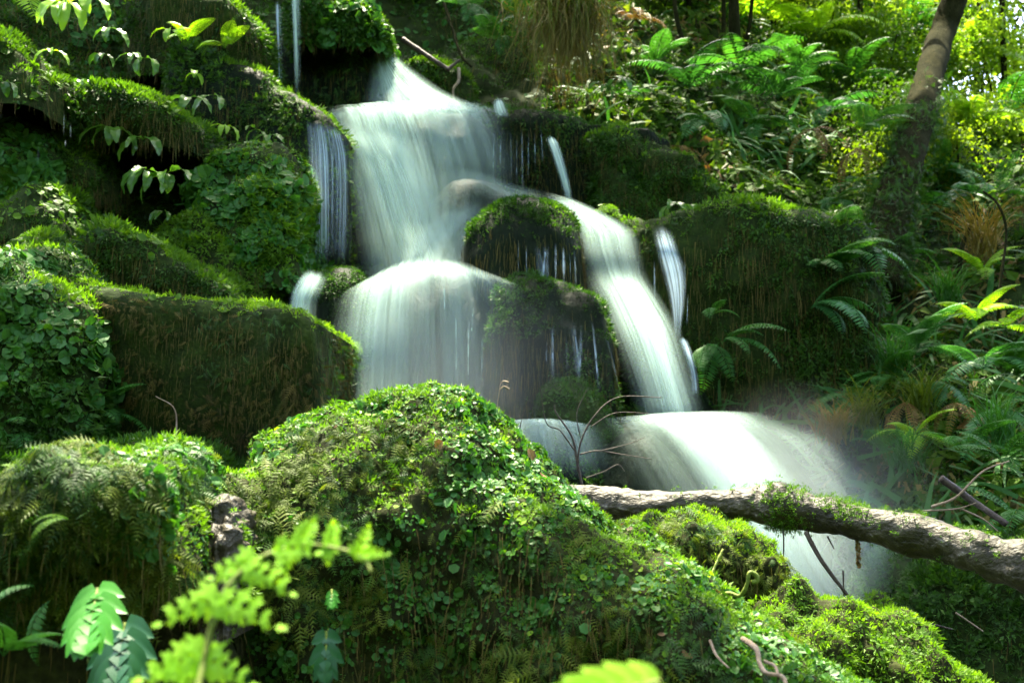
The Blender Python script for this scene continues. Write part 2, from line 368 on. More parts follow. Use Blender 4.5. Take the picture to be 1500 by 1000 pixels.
NX, NZ = 420, 300
X, Z = np.meshgrid(np.linspace(-4.6, 6.6, NX), np.linspace(-.4, 6.2, NZ), indexing='ij')
Z = -.4 + (Z + .4) / 6.6 * (.4 + 6.2 - 2.1 * sstep(1.4, 3.2, X) - .5 * sstep(.2, 1.4, X))
Yb = np.clip(facey(X, Z), 2.9, 14)
HG = np.stack([X, Yb, Z], -1)
NN = -gridnormals(HG); NN = np.where(NN[..., 1:2] > 0, -NN, NN)
q = HG.reshape(-1, 3)
dsp = .20 * fbm(q * 1.1, 3) + .10 * fbm(q * 3.3 + 5, 3) + .035 * fbm(q * 11 + 2, 2)
HG = HG + NN * dsp.reshape(NX, NZ, 1)
HG = HG[:, ::-1].copy()
if gridnormals(HG)[NX // 2, NZ // 2, 1] > 0: HG = HG[:, ::-1].copy()
hs = link('hillside', mkmesh('hillside', HG.reshape(-1, 3), gridquads(NX, NZ), mat=M['mossrock'], smooth=True))
tag(hs, 'steep dark mossy bank the waterfall runs down', 'hillside', kind='structure')

# stream at the foot
st = np.stack(np.meshgrid(np.linspace(-.6, 3.2, 60), np.linspace(2.4, 5.2, 60), indexing='ij'), -1)
SG = np.concatenate([st, np.full((60, 60, 1), .38)], -1); SG[..., 2] += .03 * fbm(SG.reshape(-1, 3) * 3, 2).reshape(60, 60)
tag(link('stream', mkmesh('stream', SG.reshape(-1, 3), gridquads(60, 60), mat=M['stream'], smooth=True)), 'dark pool of stream water below the fallen branch', 'stream', kind='structure')

# ------------------------------------------------------------------ moss and small leaves covering the bank: nobody could count them
def px_of(P): return project(P)[:2]
def region(x0, x1, y0, y1, soft=40):
    def f(P, Nn):
        x, y = px_of(P); return sstep(x0 - soft, x0 + soft, x) * sstep(x1 + soft, x1 - soft, x) * sstep(y0 - soft, y0 + soft, y) * sstep(y1 + soft, y1 - soft, y)
    return f
def dryzone(P, Nn):                                   # wet rock behind the falling water stays bare
    x, z = P[:, 0], P[:, 2]
    return 1 - .93 * np.exp(-(((x + .35 - (2.2 - z) * .35) / .95) ** 4))
def stuff_cover(name, label, mat, tp, n, size, dens, lift, down, cat='moss'):
    P, Nn = sample(HG, n, dens)
    bag = Bag(); bag.put(tp, P + Nn * size * .2, grow(P, Nn, lift, down), Nn, size * (.5 + RNG.random(len(P))), RNG.random(len(P)))
    o = bag.build(name, M[mat]); tag(o, label, cat, kind='stuff'); return o
left = lambda P, Nn: sstep(.3, -.3, P[:, 0])
right = lambda P, Nn: sstep(.3, .9, P[:, 0])
stuff_cover('moss', 'dark green moss carpeting the steep bank', 'mossdark', TUFT, 90000, .045, mul(patch(2.2, .28, .55), dryzone), .7, .5)
stuff_cover('bright_moss', 'bright yellow green moss pads on the bank', 'moss', TUFT, 60000, .034, mul(patch(1.8, .5, .68, 4), dryzone, left), .9, .2)
stuff_cover('small_leaves', 'small rounded leaves creeping over the bank on the left of the fall', 'fern', ROUND, 34000, .05, mul(patch(1.5, .42, .66, 9), left, dryzone), .5, .6, 'ground cover')
stuff_cover('undergrowth', 'tangled low leaves over the bank right of the fall', 'bushdark', LEAF, 42000, .075, mul(patch(1.4, .36, .66, 2), right), .6, .4, 'ground cover')
stuff_cover('creeping_leaves', 'yellow green small leaves over the bank right of the fall', 'bush', LEAF, 20000, .06, mul(patch(1.7, .46, .7, 12), right), .7, .2, 'ground cover')
stuff_cover('dry_grass', 'dry tan grass blades hanging over the right bank', 'drygrass', BLADE, 15000, .16, mul(patch(1.3, .48, .66, 6), right), .4, 1.2, 'grass')
stuff_cover('green_grass', 'long green grass blades on the right bank', 'fern', BLADE, 13000, .2, mul(patch(1.3, .46, .66, 16), right), .7, .5, 'grass')
stuff_cover('leaf_litter', 'brown dead leaves caught on the right bank', 'dead', LEAF, 9000, .075, mul(patch(1.8, .5, .7, 23), right), .4, .6, 'leaf litter')
stuff_cover('root_strands', 'thin brown root strands hanging on the bank', 'root', STRAND, 26000, .17, mul(patch(1.4, .42, .66, 31), dryzone), .1, 3.0, 'roots')

# ------------------------------------------------------------------ rocks and ledges of the cascade
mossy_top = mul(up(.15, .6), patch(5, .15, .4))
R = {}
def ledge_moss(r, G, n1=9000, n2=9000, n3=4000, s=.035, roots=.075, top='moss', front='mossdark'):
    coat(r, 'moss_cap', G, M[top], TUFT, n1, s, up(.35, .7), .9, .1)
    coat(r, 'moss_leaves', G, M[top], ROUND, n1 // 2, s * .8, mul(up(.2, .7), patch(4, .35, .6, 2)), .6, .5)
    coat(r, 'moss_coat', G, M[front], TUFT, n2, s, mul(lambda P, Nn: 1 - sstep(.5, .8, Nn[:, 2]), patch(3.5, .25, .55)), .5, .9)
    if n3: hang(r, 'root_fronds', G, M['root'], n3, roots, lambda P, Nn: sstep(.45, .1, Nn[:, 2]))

r, G = rock('rock_ledge', 'long low ledge with bright moss rim and brown root curtain below it', [(150, 425, 4.25), (200, 440, 4.2), (300, 453, 4.15), (380, 460, 4.1), (435, 468, 4.05), (462, 474, 4.03), (484, 488, 4.0)], 700, fd=.34, bd=1.0, n=11, amp=.035, under=.12, seed=1, plan=9, na=110)
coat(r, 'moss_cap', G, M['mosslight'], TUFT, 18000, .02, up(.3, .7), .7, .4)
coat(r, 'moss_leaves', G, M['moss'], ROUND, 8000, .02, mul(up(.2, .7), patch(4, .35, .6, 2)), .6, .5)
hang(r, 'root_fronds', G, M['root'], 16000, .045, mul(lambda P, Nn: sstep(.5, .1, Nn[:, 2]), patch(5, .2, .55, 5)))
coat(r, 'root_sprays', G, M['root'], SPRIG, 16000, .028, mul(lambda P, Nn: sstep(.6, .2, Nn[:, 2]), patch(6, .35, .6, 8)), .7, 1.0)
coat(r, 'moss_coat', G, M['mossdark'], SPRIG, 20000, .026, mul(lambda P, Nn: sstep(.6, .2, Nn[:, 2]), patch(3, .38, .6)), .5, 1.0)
r, G = rock('rock_ledge', 'leaf covered bulge at the left end of the long root hung ledge', [(-60, 372, 4.0), (20, 372, 4.0), (60, 378, 4.0), (120, 415, 4.05), (170, 440, 4.1), (205, 470, 4.12)], 720, fd=.42, bd=1.0, n=3.2, amp=.09, seed=2, plan=6)
coat(r, 'moss_cap', G, M['mosslight'], TUFT, 9000, .026, up(.45, .8), .9, .1)
coat(r, 'foliage', G, M['liverwort'], ROUND, 24000, .036, mul(lambda P, Nn: sstep(.95, .6, Nn[:, 2]), patch(3, .2, .5)), .6, .7)
coat(r, 'moss_coat', G, M['mossdark'], TUFT, 9000, .035, None, .5, .8)
r, G = rock('rock_ledge', 'dark fronted ledge with thin green rim, above the long root hung ledge', [(100, 375, 4.75), (150, 360, 4.75), (220, 362, 4.75), (290, 383, 4.75), (340, 415, 4.75), (362, 450, 4.75)], 520, fd=.34, bd=.9, n=4.5, amp=.06, under=.18, seed=3)
ledge_moss(r, G, 8000, 9000, 7000)
r, G = rock('mossy_rock', 'rounded bright mossy hump at the frame edge above the leafy bulge', [(-60, 330, 4.9), (0, 305, 4.9), (50, 284, 4.9), (95, 282, 4.9), (130, 320, 4.9), (146, 360, 4.9)], 440, fd=.4, bd=.7, n=2.6, amp=.06, seed=4)
ledge_moss(r, G, 9000, 6000, 2500, .03)
r, G = rock('mossy_rock', 'small moss lump between the bright hump and the dark fronted ledge', [(10, 385, 4.5), (45, 352, 4.5), (75, 346, 4.5), (105, 375, 4.5)], 440, fd=.3, bd=.5, n=2.4, amp=.05, seed=5)
ledge_moss(r, G, 6000, 4000, 0, .03)
r, G = rock('mossy_rock', 'shaggy moss cushion jutting out above the drooping broad leaves', [(150, 165, 5.35), (165, 140, 5.35), (220, 148, 5.4), (270, 170, 5.45), (315, 205, 5.5)], 235, fd=.5, bd=.6, n=2.6, amp=.05, under=.2, seed=6)
ledge_moss(r, G, 9000, 6000, 3500, .034)
r, G = rock('mossy_rock', 'dim moss shelf below the drooping broad leaves', [(80, 215, 5.3), (110, 208, 5.3), (150, 235, 5.3), (170, 265, 5.3)], 310, fd=.35, bd=.6, n=2.6, amp=.05, under=.1, seed=26)
ledge_moss(r, G, 4000, 5000, 2500, .03)
r, G = rock('rock_ledge', 'diagonal ledge with sunlit mossy edge running down to the fall', [(250, 45, 6.1), (310, 80, 6.1), (385, 122, 6.1), (440, 150, 6.05), (490, 180, 6.0), (520, 215, 5.95)], 470, fd=.32, bd=1.3, n=4.5, amp=.06, under=.1, seed=7, mat='wetface')
coat(r, 'moss_cap', G, M['moss'], TUFT, 13000, .034, up(.3, .7), .9, .1)
coat(r, 'moss_sprays', G, M['moss'], SPRIG, 9000, .04, None, .8, .8)
coat(r, 'moss_coat', G, M['mossdark'], TUFT, 18000, .04, mul(lambda P, Nn: 1 - sstep(.5, .8, Nn[:, 2]), lambda P, Nn: sstep(-.9, -1.25, P[:, 0])), .5, .9)
hang(r, 'root_fronds', G, M['root'], 9000, .07, lambda P, Nn: sstep(.4, .1, Nn[:, 2]))
r, G = rock('mossy_rock', 'green bulge of moss and small leaves below the diagonal ledge', [(285, 290, 5.35), (330, 235, 5.4), (385, 215, 5.4), (430, 235, 5.4), (452, 280, 5.4)], 440, fd=.4, bd=.7, n=2.5, amp=.10, seed=8)
coat(r, 'foliage', G, M['liverwort'], ROUND, 12000, .042, patch(3, .25, .55), .6, .7)
coat(r, 'moss_coat', G, M['moss'], TUFT, 12000, .036, patch(2.5, .35, .6, 3), .6, .6)
r, G = rock('mossy_rock', 'steep moss bank tapering toward the small left cascade', [(210, 400, 5.2), (280, 325, 5.2), (340, 330, 5.2), (390, 350, 5.25), (420, 400, 5.3)], 540, fd=.35, bd=.6, n=2.4, amp=.09, seed=9)
ledge_moss(r, G, 8000, 14000, 5000, .036, front='moss')
r, G = rock('mossy_rock', 'dark leafy step under the corner moss mound at the left edge', [(-80, 215, 5.15), (-20, 195, 5.15), (40, 192, 5.15), (90, 205, 5.2), (130, 240, 5.2)], 330, fd=.35, bd=.8, n=2.8, amp=.09, seed=51)
coat(r, 'foliage', G, M['liverwort'], ROUND, 9000, .045, patch(3, .25, .5), .6, .7)
coat(r, 'moss_coat', G, M['moss'], SPRIG, 9000, .045, None, .6, .9)
r, G = rock('rock_ledge', 'high ledge with sunlit moss rim at the top left corner', [(190, 10, 6.2), (250, -8, 6.2), (310, 5, 6.2), (350, 28, 6.2), (382, 62, 6.2)], 120, fd=.35, bd=.9, n=4, amp=.06, under=.2, seed=10)
ledge_moss(r, G, 8000, 8000, 4000, .036)
r, G = rock('mossy_rock', 'sunlit moss mound under the fern in the top left corner', [(-60, 130, 5.0), (-10, 75, 5.0), (30, 70, 5.0), (70, 100, 5.0), (100, 135, 5.0)], 190, fd=.4, bd=.6, n=2.6, amp=.06, seed=11)
ledge_moss(r, G, 7000, 5000, 2000, .034)
r, G = rock('mossy_rock', 'overhanging mossy boulder at the head of the waterfall', [(438, 30, 7.0), (450, 5, 7.0), (480, 18, 7.0), (510, 26, 7.0), (545, 28, 7.0), (568, 62, 7.0)], 96, fd=.5, bd=.8, n=3, amp=.07, under=.12, seed=12)
coat(r, 'foliage', G, M['liverwort'], ROUND, 8000, .05, patch(3, .2, .5), .6, .6)
ledge_moss(r, G, 6000, 8000, 4000, .04)
r, G = rock('rock_ledge', 'dark hollow rock face beneath the overhanging boulder', [(400, 78, 7.2), (450, 68, 7.2), (500, 70, 7.15), (548, 78, 7.1)], 330, fd=.3, bd=.7, n=4, amp=.08, seed=13, mat='wetface')
coat(r, 'moss_coat', G, M['mossdark'], SPRIG, 6000, .05, None, .6, 1)
hang(r, 'root_fronds', G, M['root'], 4000, .08, lambda P, Nn: sstep(.4, .1, Nn[:, 2]))
r, G = rock('rock_ledge', 'low mossy stones beside the topmost jet of water', [(590, 108, 7.2), (625, 98, 7.2), (660, 108, 7.2), (690, 128, 7.15)], 190, fd=.3, bd=.7, n=3.5, amp=.07, seed=14)
ledge_moss(r, G, 5000, 5000, 1500, .04)
r, G = rock('rock_ledge', 'wet black ledge carrying the upper fan of water', [(470, 178, 6.75), (520, 168, 6.7), (600, 164, 6.7), (680, 172, 6.7), (725, 200, 6.7)], 420, fd=.42, bd=.9, n=2.8, amp=.04, seed=15, mat='wetface')
r, G = rock('rock_ledge', 'dark dripping ledge right of the upper fan of water', [(690, 175, 6.95), (740, 172, 6.95), (800, 182, 6.9), (860, 186, 6.9), (940, 194, 6.85), (985, 215, 6.85)], 345, fd=.3, bd=.7, n=5, amp=.05, under=.12, seed=16, mat='wetface')
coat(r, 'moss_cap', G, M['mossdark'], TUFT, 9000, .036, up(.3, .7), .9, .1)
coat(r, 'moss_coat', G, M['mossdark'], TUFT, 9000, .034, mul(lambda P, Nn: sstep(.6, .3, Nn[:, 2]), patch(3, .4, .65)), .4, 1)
hang(r, 'root_fronds', G, M['root'], 7000, .08, lambda P, Nn: sstep(.4, .1, Nn[:, 2]))
r, G = rock('mossy_rock', 'olive mossy slope joining the dripping ledge to the fern bank', [(860, 215, 6.75), (910, 198, 6.75), (970, 208, 6.75), (1020, 245, 6.7), (1050, 290, 6.65)], 360, fd=.3, bd=.6, n=2.6, amp=.1, seed=17)
ledge_moss(r, G, 7000, 9000, 4000, .04, top='moss', front='mossdark')
r, G = rock('mossy_rock', 'dark sheer rock under the upper veil of water', [(630, 300, 6.35), (665, 270, 6.35), (710, 268, 6.35), (760, 290, 6.3), (790, 330, 6.3)], 440, fd=.4, bd=.6, n=2.3, amp=.03, seed=18, mat='wetface')
r, G = rock('mossy_rock', 'domed mossy rock in the middle of the cascade', [(682, 372, 5.75), (695, 338, 5.75), (730, 306, 5.75), (775, 298, 5.75), (818, 314, 5.75), (842, 345, 5.75), (850, 385, 5.75)], 460, fd=.5, bd=.6, n=2.9, amp=.03, seed=19, mat='wetface')
coat(r, 'moss_cap', G, M['mossdark'], TUFT, 14000, .024, up(.25, .55), .9, .2)
coat(r, 'green_moss', G, M['moss'], TUFT, 3500, .02, mul(up(.45, .8), patch(4, .4, .6)), .9, .2)
hang(r, 'root_fronds', G, M['root'], 4500, .07, lambda P, Nn: sstep(.45, .1, Nn[:, 2]))
r, G = rock('mossy_rock', 'broad dark mossy rock below the domed rock, dripping water', [(705, 480, 5.35), (735, 425, 5.35), (770, 408, 5.35), (830, 428, 5.3), (875, 445, 5.25), (900, 500, 5.2)], 680, fd=.42, bd=.7, n=2.9, amp=.05, seed=20, mat='wetface')
coat(r, 'moss_cap', G, M['mossdark'], TUFT, 16000, .026, mul(up(.15, .5), patch(3, .15, .4)), .9, .3)
coat(r, 'green_moss', G, M['moss'], TUFT, 4000, .02, mul(up(.4, .8), patch(4, .45, .6)), .9, .2)
coat(r, 'moss_coat', G, M['mossdark'], TUFT, 9000, .026, patch(3, .4, .65), .5, 1)
hang(r, 'root_fronds', G, M['root'], 6000, .08, lambda P, Nn: sstep(.45, .1, Nn[:, 2]))
r, G = rock('mossy_rock', 'low green hump at the foot of the dripping dark rock', [(785, 610, 4.95), (800, 568, 4.95), (840, 556, 4.95), (880, 590, 4.95), (900, 630, 4.95)], 690, fd=.3, bd=.5, n=2.4, amp=.04, seed=21)
ledge_moss(r, G, 5000, 7000, 0, .022, top='mossdark')
r, G = rock('mossy_rock', 'small mossy knob between the right cascade and the thin arching jet', [(862, 330, 6.0), (875, 306, 6.0), (895, 302, 6.0), (912, 330, 6.0)], 370, fd=.2, bd=.4, n=2.3, amp=.03, seed=22)
ledge_moss(r, G, 4000, 4000, 0, .024, front='moss')
r, G = rock('rock_ledge', 'wide mossy ledge with sunlit top right of the right cascade', [(905, 338, 6.0), (960, 328, 5.9), (1040, 320, 5.85), (1120, 322, 5.8), (1190, 330, 5.8), (1235, 340, 5.8), (1262, 372, 5.8)], 640, fd=.45, bd=1.0, n=4.2, amp=.08, under=.22, seed=23, plan=6)
coat(r, 'moss_cap', G, M['moss'], TUFT, 20000, .034, up(.25, .6), .9, .2)
coat(r, 'moss_coat', G, M['mossdark'], TUFT, 16000, .036, mul(lambda P, Nn: sstep(.7, .4, Nn[:, 2]), patch(2.5, .3, .55)), .4, 1.2)
hang(r, 'root_fronds', G, M['root'], 9000, .09, lambda P, Nn: sstep(.4, .1, Nn[:, 2]))
coat(r, 'foliage', G, M['fern'], LEAF, 3500, .06, mul(patch(2.5, .45, .7, 4), lambda P, Nn: sstep(1.6, 2.2, P[:, 0])), .5, .9)
r, G = rock('mossy_rock', 'smooth dark rock left of the lower water dome', [(462, 440, 5.25), (475, 405, 5.25), (500, 394, 5.25), (525, 402, 5.25), (540, 440, 5.25)], 540, fd=.3, bd=.5, n=2.4, amp=.03, seed=24, mat='wetface')
coat(r, 'moss_coat', G, M['mossdark'], TUFT, 9000, .02, None, .6, .5)
r, G = rock('mossy_rock', 'rounded black rock under the lower water dome', [(545, 470, 5.45), (590, 408, 5.45), (645, 394, 5.45), (700, 410, 5.45), (745, 480, 5.4)], 720, fd=.45, bd=.6, n=2.3, amp=.03, seed=25, mat='wetface')
r, G = rock('mossy_rock', 'sloping dark rock beneath the right cascade', [(800, 330, 6.25), (850, 350, 6.2), (900, 380, 6.1), (940, 440, 5.95), (985, 520, 5.8), (1040, 600, 5.7)], 690, fd=.35, bd=.6, n=2.6, amp=.05, seed=27, mat='wetface')
coat(r, 'moss_coat', G, M['mossdark'], TUFT, 8000, .026, patch(3, .4, .65), .5, 1)
r, G = rock('rock_ledge', 'dark rock lip under the widest lower fall', [(860, 665, 5.1), (910, 632, 5.1), (1000, 622, 5.1), (1080, 624, 5.1), (1150, 660, 5.05), (1200, 735, 5.0)], 900, fd=.45, bd=.6, n=2.6, amp=.05, seed=28, mat='wetface')
r, G = rock('mossy_rock', 'round wet rock in the spray behind the bare twigs', [(735, 665, 4.6), (770, 625, 4.6), (810, 618, 4.6), (850, 640, 4.6), (880, 690, 4.6)], 800, fd=.35, bd=.5, n=2.4, amp=.04, seed=29, mat='wetface')
coat(r, 'moss_coat', G, M['mossdark'], TUFT, 4000, .022, patch(4, .4, .65), .6, .5)
r, G = rock('mossy_rock', 'dark rock between the twig bush and the widest lower fall', [(850, 700, 4.75), (890, 650, 4.75), (940, 630, 4.75), (985, 660, 4.75), (1020, 720, 4.75)], 850, fd=.35, bd=.5, n=2.4, amp=.04, seed=30, mat='wetface')
# dim mossy rubble under the left ledge
r, G = rock('mossy_rock', 'flat moss shelf below the long root hung ledge', [(-40, 660, 3.7), (60, 655, 3.7), (180, 648, 3.7), (290, 652, 3.65), (370, 690, 3.6)], 780, fd=.5, bd=.8, n=3, amp=.06, seed=31)
ledge_moss(r, G, 10000, 6000, 1500, .028, top='mossdark')
r, G = rock('mossy_rock', 'broad moss slope under the fallen branch, right of the spray', [(1225, 960, 3.9), (1300, 850, 4.0), (1380, 800, 4.0), (1470, 790, 3.9), (1580, 800, 3.8)], 1080, fd=.5, bd=.8, n=2.6, amp=.08, seed=32)
ledge_moss(r, G, 14000, 14000, 3000, .03, top='mossdark')
# ------------------------------------------------------------------ foreground boulder, rocks
r, G = rock('mossy_boulder', 'big foreground boulder coated in leafy liverwort and feather moss', [(322, 760, 2.2), (345, 705, 2.25), (385, 652, 2.3), (450, 606, 2.35), (530, 588, 2.35), (620, 584, 2.35), (690, 606, 2.35), (760, 650, 2.32), (850, 720, 2.28), (950, 795, 2.22), (1050, 886, 2.15), (1140, 935, 2.1), (1250, 1000, 2.05), (1330, 1060, 2.0)], 1110,
            group='moss covered rocks in the foreground', fd=.62, bd=.6, n=2.15, amp=.06, freq=5, fine=.35, under=.30, ns=240, na=150, seed=40, plan=5, mat='earth')
BG = G
hi = lambda P, Nn: sstep(.05, .5, Nn[:, 2])
pl = patch(4.5, .36, .54)
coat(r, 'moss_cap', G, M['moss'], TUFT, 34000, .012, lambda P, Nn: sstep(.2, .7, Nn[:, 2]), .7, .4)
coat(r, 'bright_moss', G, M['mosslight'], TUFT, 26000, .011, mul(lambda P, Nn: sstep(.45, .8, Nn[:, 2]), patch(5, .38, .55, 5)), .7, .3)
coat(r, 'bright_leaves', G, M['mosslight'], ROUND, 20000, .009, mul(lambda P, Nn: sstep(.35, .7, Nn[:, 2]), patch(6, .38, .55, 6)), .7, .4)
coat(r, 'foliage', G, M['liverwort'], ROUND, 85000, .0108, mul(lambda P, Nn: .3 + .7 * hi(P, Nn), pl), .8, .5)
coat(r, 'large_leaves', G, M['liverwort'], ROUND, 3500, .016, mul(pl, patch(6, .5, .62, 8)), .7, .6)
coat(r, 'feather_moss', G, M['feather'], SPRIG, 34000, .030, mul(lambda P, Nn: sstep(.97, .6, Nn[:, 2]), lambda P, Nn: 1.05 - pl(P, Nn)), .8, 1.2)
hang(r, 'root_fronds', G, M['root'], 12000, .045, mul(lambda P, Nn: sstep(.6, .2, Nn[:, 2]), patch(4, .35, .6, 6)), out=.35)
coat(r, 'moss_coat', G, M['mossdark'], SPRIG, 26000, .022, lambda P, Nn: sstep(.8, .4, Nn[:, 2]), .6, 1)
coat(r, 'dead_leaves', G, M['dead'], ROUND, 160, .016, hi, .5, .3)

r, G = rock('mossy_rock', 'shaggy foreground rock with hollow below it and sunlit crest', [(-90, 740, 1.75), (-20, 712, 1.75), (60, 690, 1.75), (130, 664, 1.75), (200, 660, 1.75), (248, 668, 1.75), (274, 705, 1.75), (284, 770, 1.75)], 880,
            group='moss covered rocks in the foreground', fd=.34, bd=.42, n=2.5, amp=.045, freq=6, fine=.4, under=.28, ns=160, na=110, seed=41, mat='earth')
coat(r, 'moss_cap', G, M['moss'], TUFT, 16000, .012, mul(lambda P, Nn: sstep(.2, .7, Nn[:, 2]), patch(6, .25, .5)), .8, .3)
coat(r, 'feather_moss', G, M['feather'], SPRIG, 22000, .026, patch(5, .25, .5, 3), .9, 1.3)
coat(r, 'moss_coat', G, M['mossdark'], SPRIG, 14000, .024, None, .8, 1.2)
coat(r, 'foliage', G, M['liverwort'], ROUND, 22000, .013, mul(patch(5, .38, .58), lambda P, Nn: sstep(-.75, -.55, P[:, 0])), .6, .7)
hang(r, 'root_fronds', G, M['root'], 2500, .045, lambda P, Nn: sstep(.3, -.1, Nn[:, 2]), out=.2)
coat(r, 'pale_moss', G, M['mosslight'], SPRIG, 2600, .024, mul(up(.45, .75), patch(7, .4, .6, 7)), .7, .4)
r, G = rock('bare_rock', 'pale bare edge of stone between the shaggy rock and big boulder', [(300, 760, 1.86), (318, 735, 1.86), (340, 742, 1.86), (352, 790, 1.84)], 930,
            group='moss covered rocks in the foreground', fd=.08, bd=.2, n=3, amp=.03, freq=14, fine=.5, seed=42, mat='logbark')
coat(r, 'moss_coat', G, M['moss'], TUFT, 2500, .012, patch(14, .45, .6), .6, .6)
r, G = rock('earth_bank', 'dark earth hollow under the shaggy foreground rock', [(-120, 800, 1.75), (60, 810, 1.85), (200, 820, 1.9), (340, 830, 1.9)], 1150, cat='bank',
            group='moss covered rocks in the foreground', fd=.12, bd=.4, n=3, amp=.05, freq=6, seed=43, mat='earth')
hang(r, 'root_fronds', G, M['root'], 900, .06, None, out=.2)
coat(r, 'moss_coat', G, M['mossdark'], SPRIG, 4500, .03, patch(5, .45, .65), .5, 1.4)
r, G = rock('mossy_rock', 'bright green rock behind the big boulder, under the fallen branch', [(920, 800, 2.75), (960, 775, 2.75), (1030, 765, 2.75), (1090, 772, 2.75), (1132, 806, 2.75), (1148, 860, 2.75)], 960,
            group='moss covered rocks in the foreground', fd=.24, bd=.3, n=3.2, amp=.075, freq=7, under=.1, ns=120, na=80, seed=44, mat='earth')
coat(r, 'moss_cap', G, M['mosslight'], TUFT, 16000, .011, mul(up(.3, .7), patch(7, .2, .45)), .9, .1)
coat(r, 'feather_moss', G, M['feather'], SPRIG, 9000, .022, patch(6, .3, .5), .8, 1.0)
coat(r, 'moss_coat', G, M['mossdark'], SPRIG, 8000, .02, patch(5, .25, .5), .6, .8)
hang(r, 'root_fronds', G, M['root'], 2500, .05, lambda P, Nn: sstep(.35, .1, Nn[:, 2]))
r, G = rock('mossy_rock', 'yellow green moss ridge beyond the boulder beside the pool', [(1120, 905, 2.5), (1160, 888, 2.5), (1230, 893, 2.5), (1300, 902, 2.5), (1345, 930, 2.48), (1400, 985, 2.45), (1450, 1050, 2.4)], 1120,
            group='moss covered rocks in the foreground', fd=.3, bd=.35, n=2.3, amp=.08, freq=6, ns=140, na=90, seed=45, mat='earth')
coat(r, 'moss_cap', G, M['mosslight'], TUFT, 14000, .011, mul(up(.3, .7), patch(7, .25, .5)), .9, .1)
coat(r, 'feather_moss', G, M['feather'], SPRIG, 9000, .03, mul(lambda P, Nn: sstep(.9, .5, Nn[:, 2]), patch(5, .25, .5)), .5, 1.3)
coat(r, 'moss_coat', G, M['moss'], TUFT, 9000, .015, patch(5, .3, .55), .6, .7)

# ------------------------------------------------------------------ tubes: branch, twigs, stems
def tube(bag, pts, rad, nu=40, nv=10, amp=0.0, fr=8, n=True):
    P = catmull(pts, nu); rr = np.interp(np.linspace(0, 1, nu), np.linspace(0, 1, len(rad)), rad)
    T = nrm(np.gradient(P, axis=0)); ref = np.array([.13, .21, 1.0]); A = nrm(np.cross(T, ref)); B = np.cross(T, A)
    th = np.linspace(0, 2 * PI, nv, endpoint=False)
    ring = A[:, None] * np.cos(th)[None, :, None] + B[:, None] * np.sin(th)[None, :, None]
    G = P[:, None] + ring * rr[:, None, None]
    if amp: G = G + ring * (amp * fbm(G.reshape(-1, 3) * fr, 4)).reshape(nu, nv, 1) * np.minimum(1, rr / max(rad))[:, None, None]
    i = np.arange(nu - 1)[:, None] * nv; j = np.arange(nv)[None]; k = (j + 1) % nv
    Q = np.stack([i + j, i + nv + j, i + nv + k, i + k], -1).reshape(-1, 4)[:, ::-1]
    V = np.vstack([G.reshape(-1, 3), P[:1], P[-1:]]); m = nu * nv; jj = np.arange(nv); kk = (jj + 1) % nv
    Tt = np.vstack([np.stack([np.full(nv, m), kk, jj], -1), np.stack([np.full(nv, m + 1), m - nv + jj, m - nv + kk], -1)])
    bag.add(V, Q, Tt, np.full(len(Q) + len(Tt), RNG.random()))
    return G
def pts(L): return [at(*p) for p in L]

lg = empty('fallen_branch', at(1185, 800, 2.75), 'thick fallen branch with knot lying across the stream, bark pale on top', 'branch')
b = Bag(); LP = [(800, 728, 3.05), (870, 735, 3.0), (960, 741, 2.95), (1060, 742, 2.88), (1110, 738, 2.84), (1150, 745, 2.8), (1210, 757, 2.75), (1300, 772, 2.66), (1400, 800, 2.56), (1500, 827, 2.46), (1640, 870, 2.34)]
LG = tube(b, pts(LP), [.035, .039, .042, .040, .049, .057, .044, .045, .048, .051, .055], 320, 36, .022, 16)
lgp = b.build('log', M['logbark'], lg, True)
b = Bag(); tube(b, pts([(1128, 745, 2.82), (1140, 726, 2.80), (1143, 708, 2.79)]), [.05, .036, .02], 24, 20, .03, 24); b.build('knot', M['logbark'], lgp, True)
NNl = gridnormals(LG); q = LG.reshape(-1, 3); NNl = nrm(LG - LG.mean(1, keepdims=True)).reshape(-1, 3)
px, py, _ = project(q); w = .5 * np.exp(-((px - 1148) / 22) ** 2) + .7 * np.exp(-((px - 1240) / 26) ** 2) * (NNl[:, 2] > .2) + .06 * (NNl[:, 2] > .1) * (px > 1200) + .02
pick = RNG.random(len(q)) < w * .9
b = Bag()
for _k in range(4):
    P, Nn = q[pick] + RNG.normal(0, .006, (pick.sum(), 3)), NNl[pick]; b.put(TUFT, P, grow(P, Nn, .7, .2), Nn, .009 * (.5 + RNG.random(len(P))), RNG.random(len(P)))
b.build('moss_patch', M['moss'], lgp)
b = Bag(); tube(b, pts([(1180, 778, 2.74), (1200, 815, 2.72), (1225, 850, 2.7), (1250, 880, 2.7), (1275, 892, 2.7), (1330, 905, 2.72), (1395, 921, 2.75)]), [.006, .0055, .005, .004, .003, .0025, .002], 60, 7, .001, 60); b.build('side_twig', M['twig'], lgp, True)
for L_ in ([(1212, 785, 2.74), (1222, 804, 2.73)], [(1147, 770, 2.78), (1148, 800, 2.77), (1146, 850, 2.77)], [(1148, 858, 2.75), (1160, 875, 2.75), (1172, 886, 2.75)], [(1235, 835, 2.71), (1236, 870, 2.71), (1236, 895, 2.7)]):
    b = Bag(); tube(b, pts(L_), [.0025, .0015], 12, 5); b.build('side_twig', M['twig'], lgp, True)
ck = empty('catkin', at(1258, 782, 2.7), 'pale pinkish dangling catkin under the fallen branch', 'catkin')
b = Bag(); tube(b, pts([(1257, 782, 2.7), (1258, 830, 2.7)]), [.0012, .0012], 8, 5); b.build('stem', M['paletwig'], ck)
b = Bag()
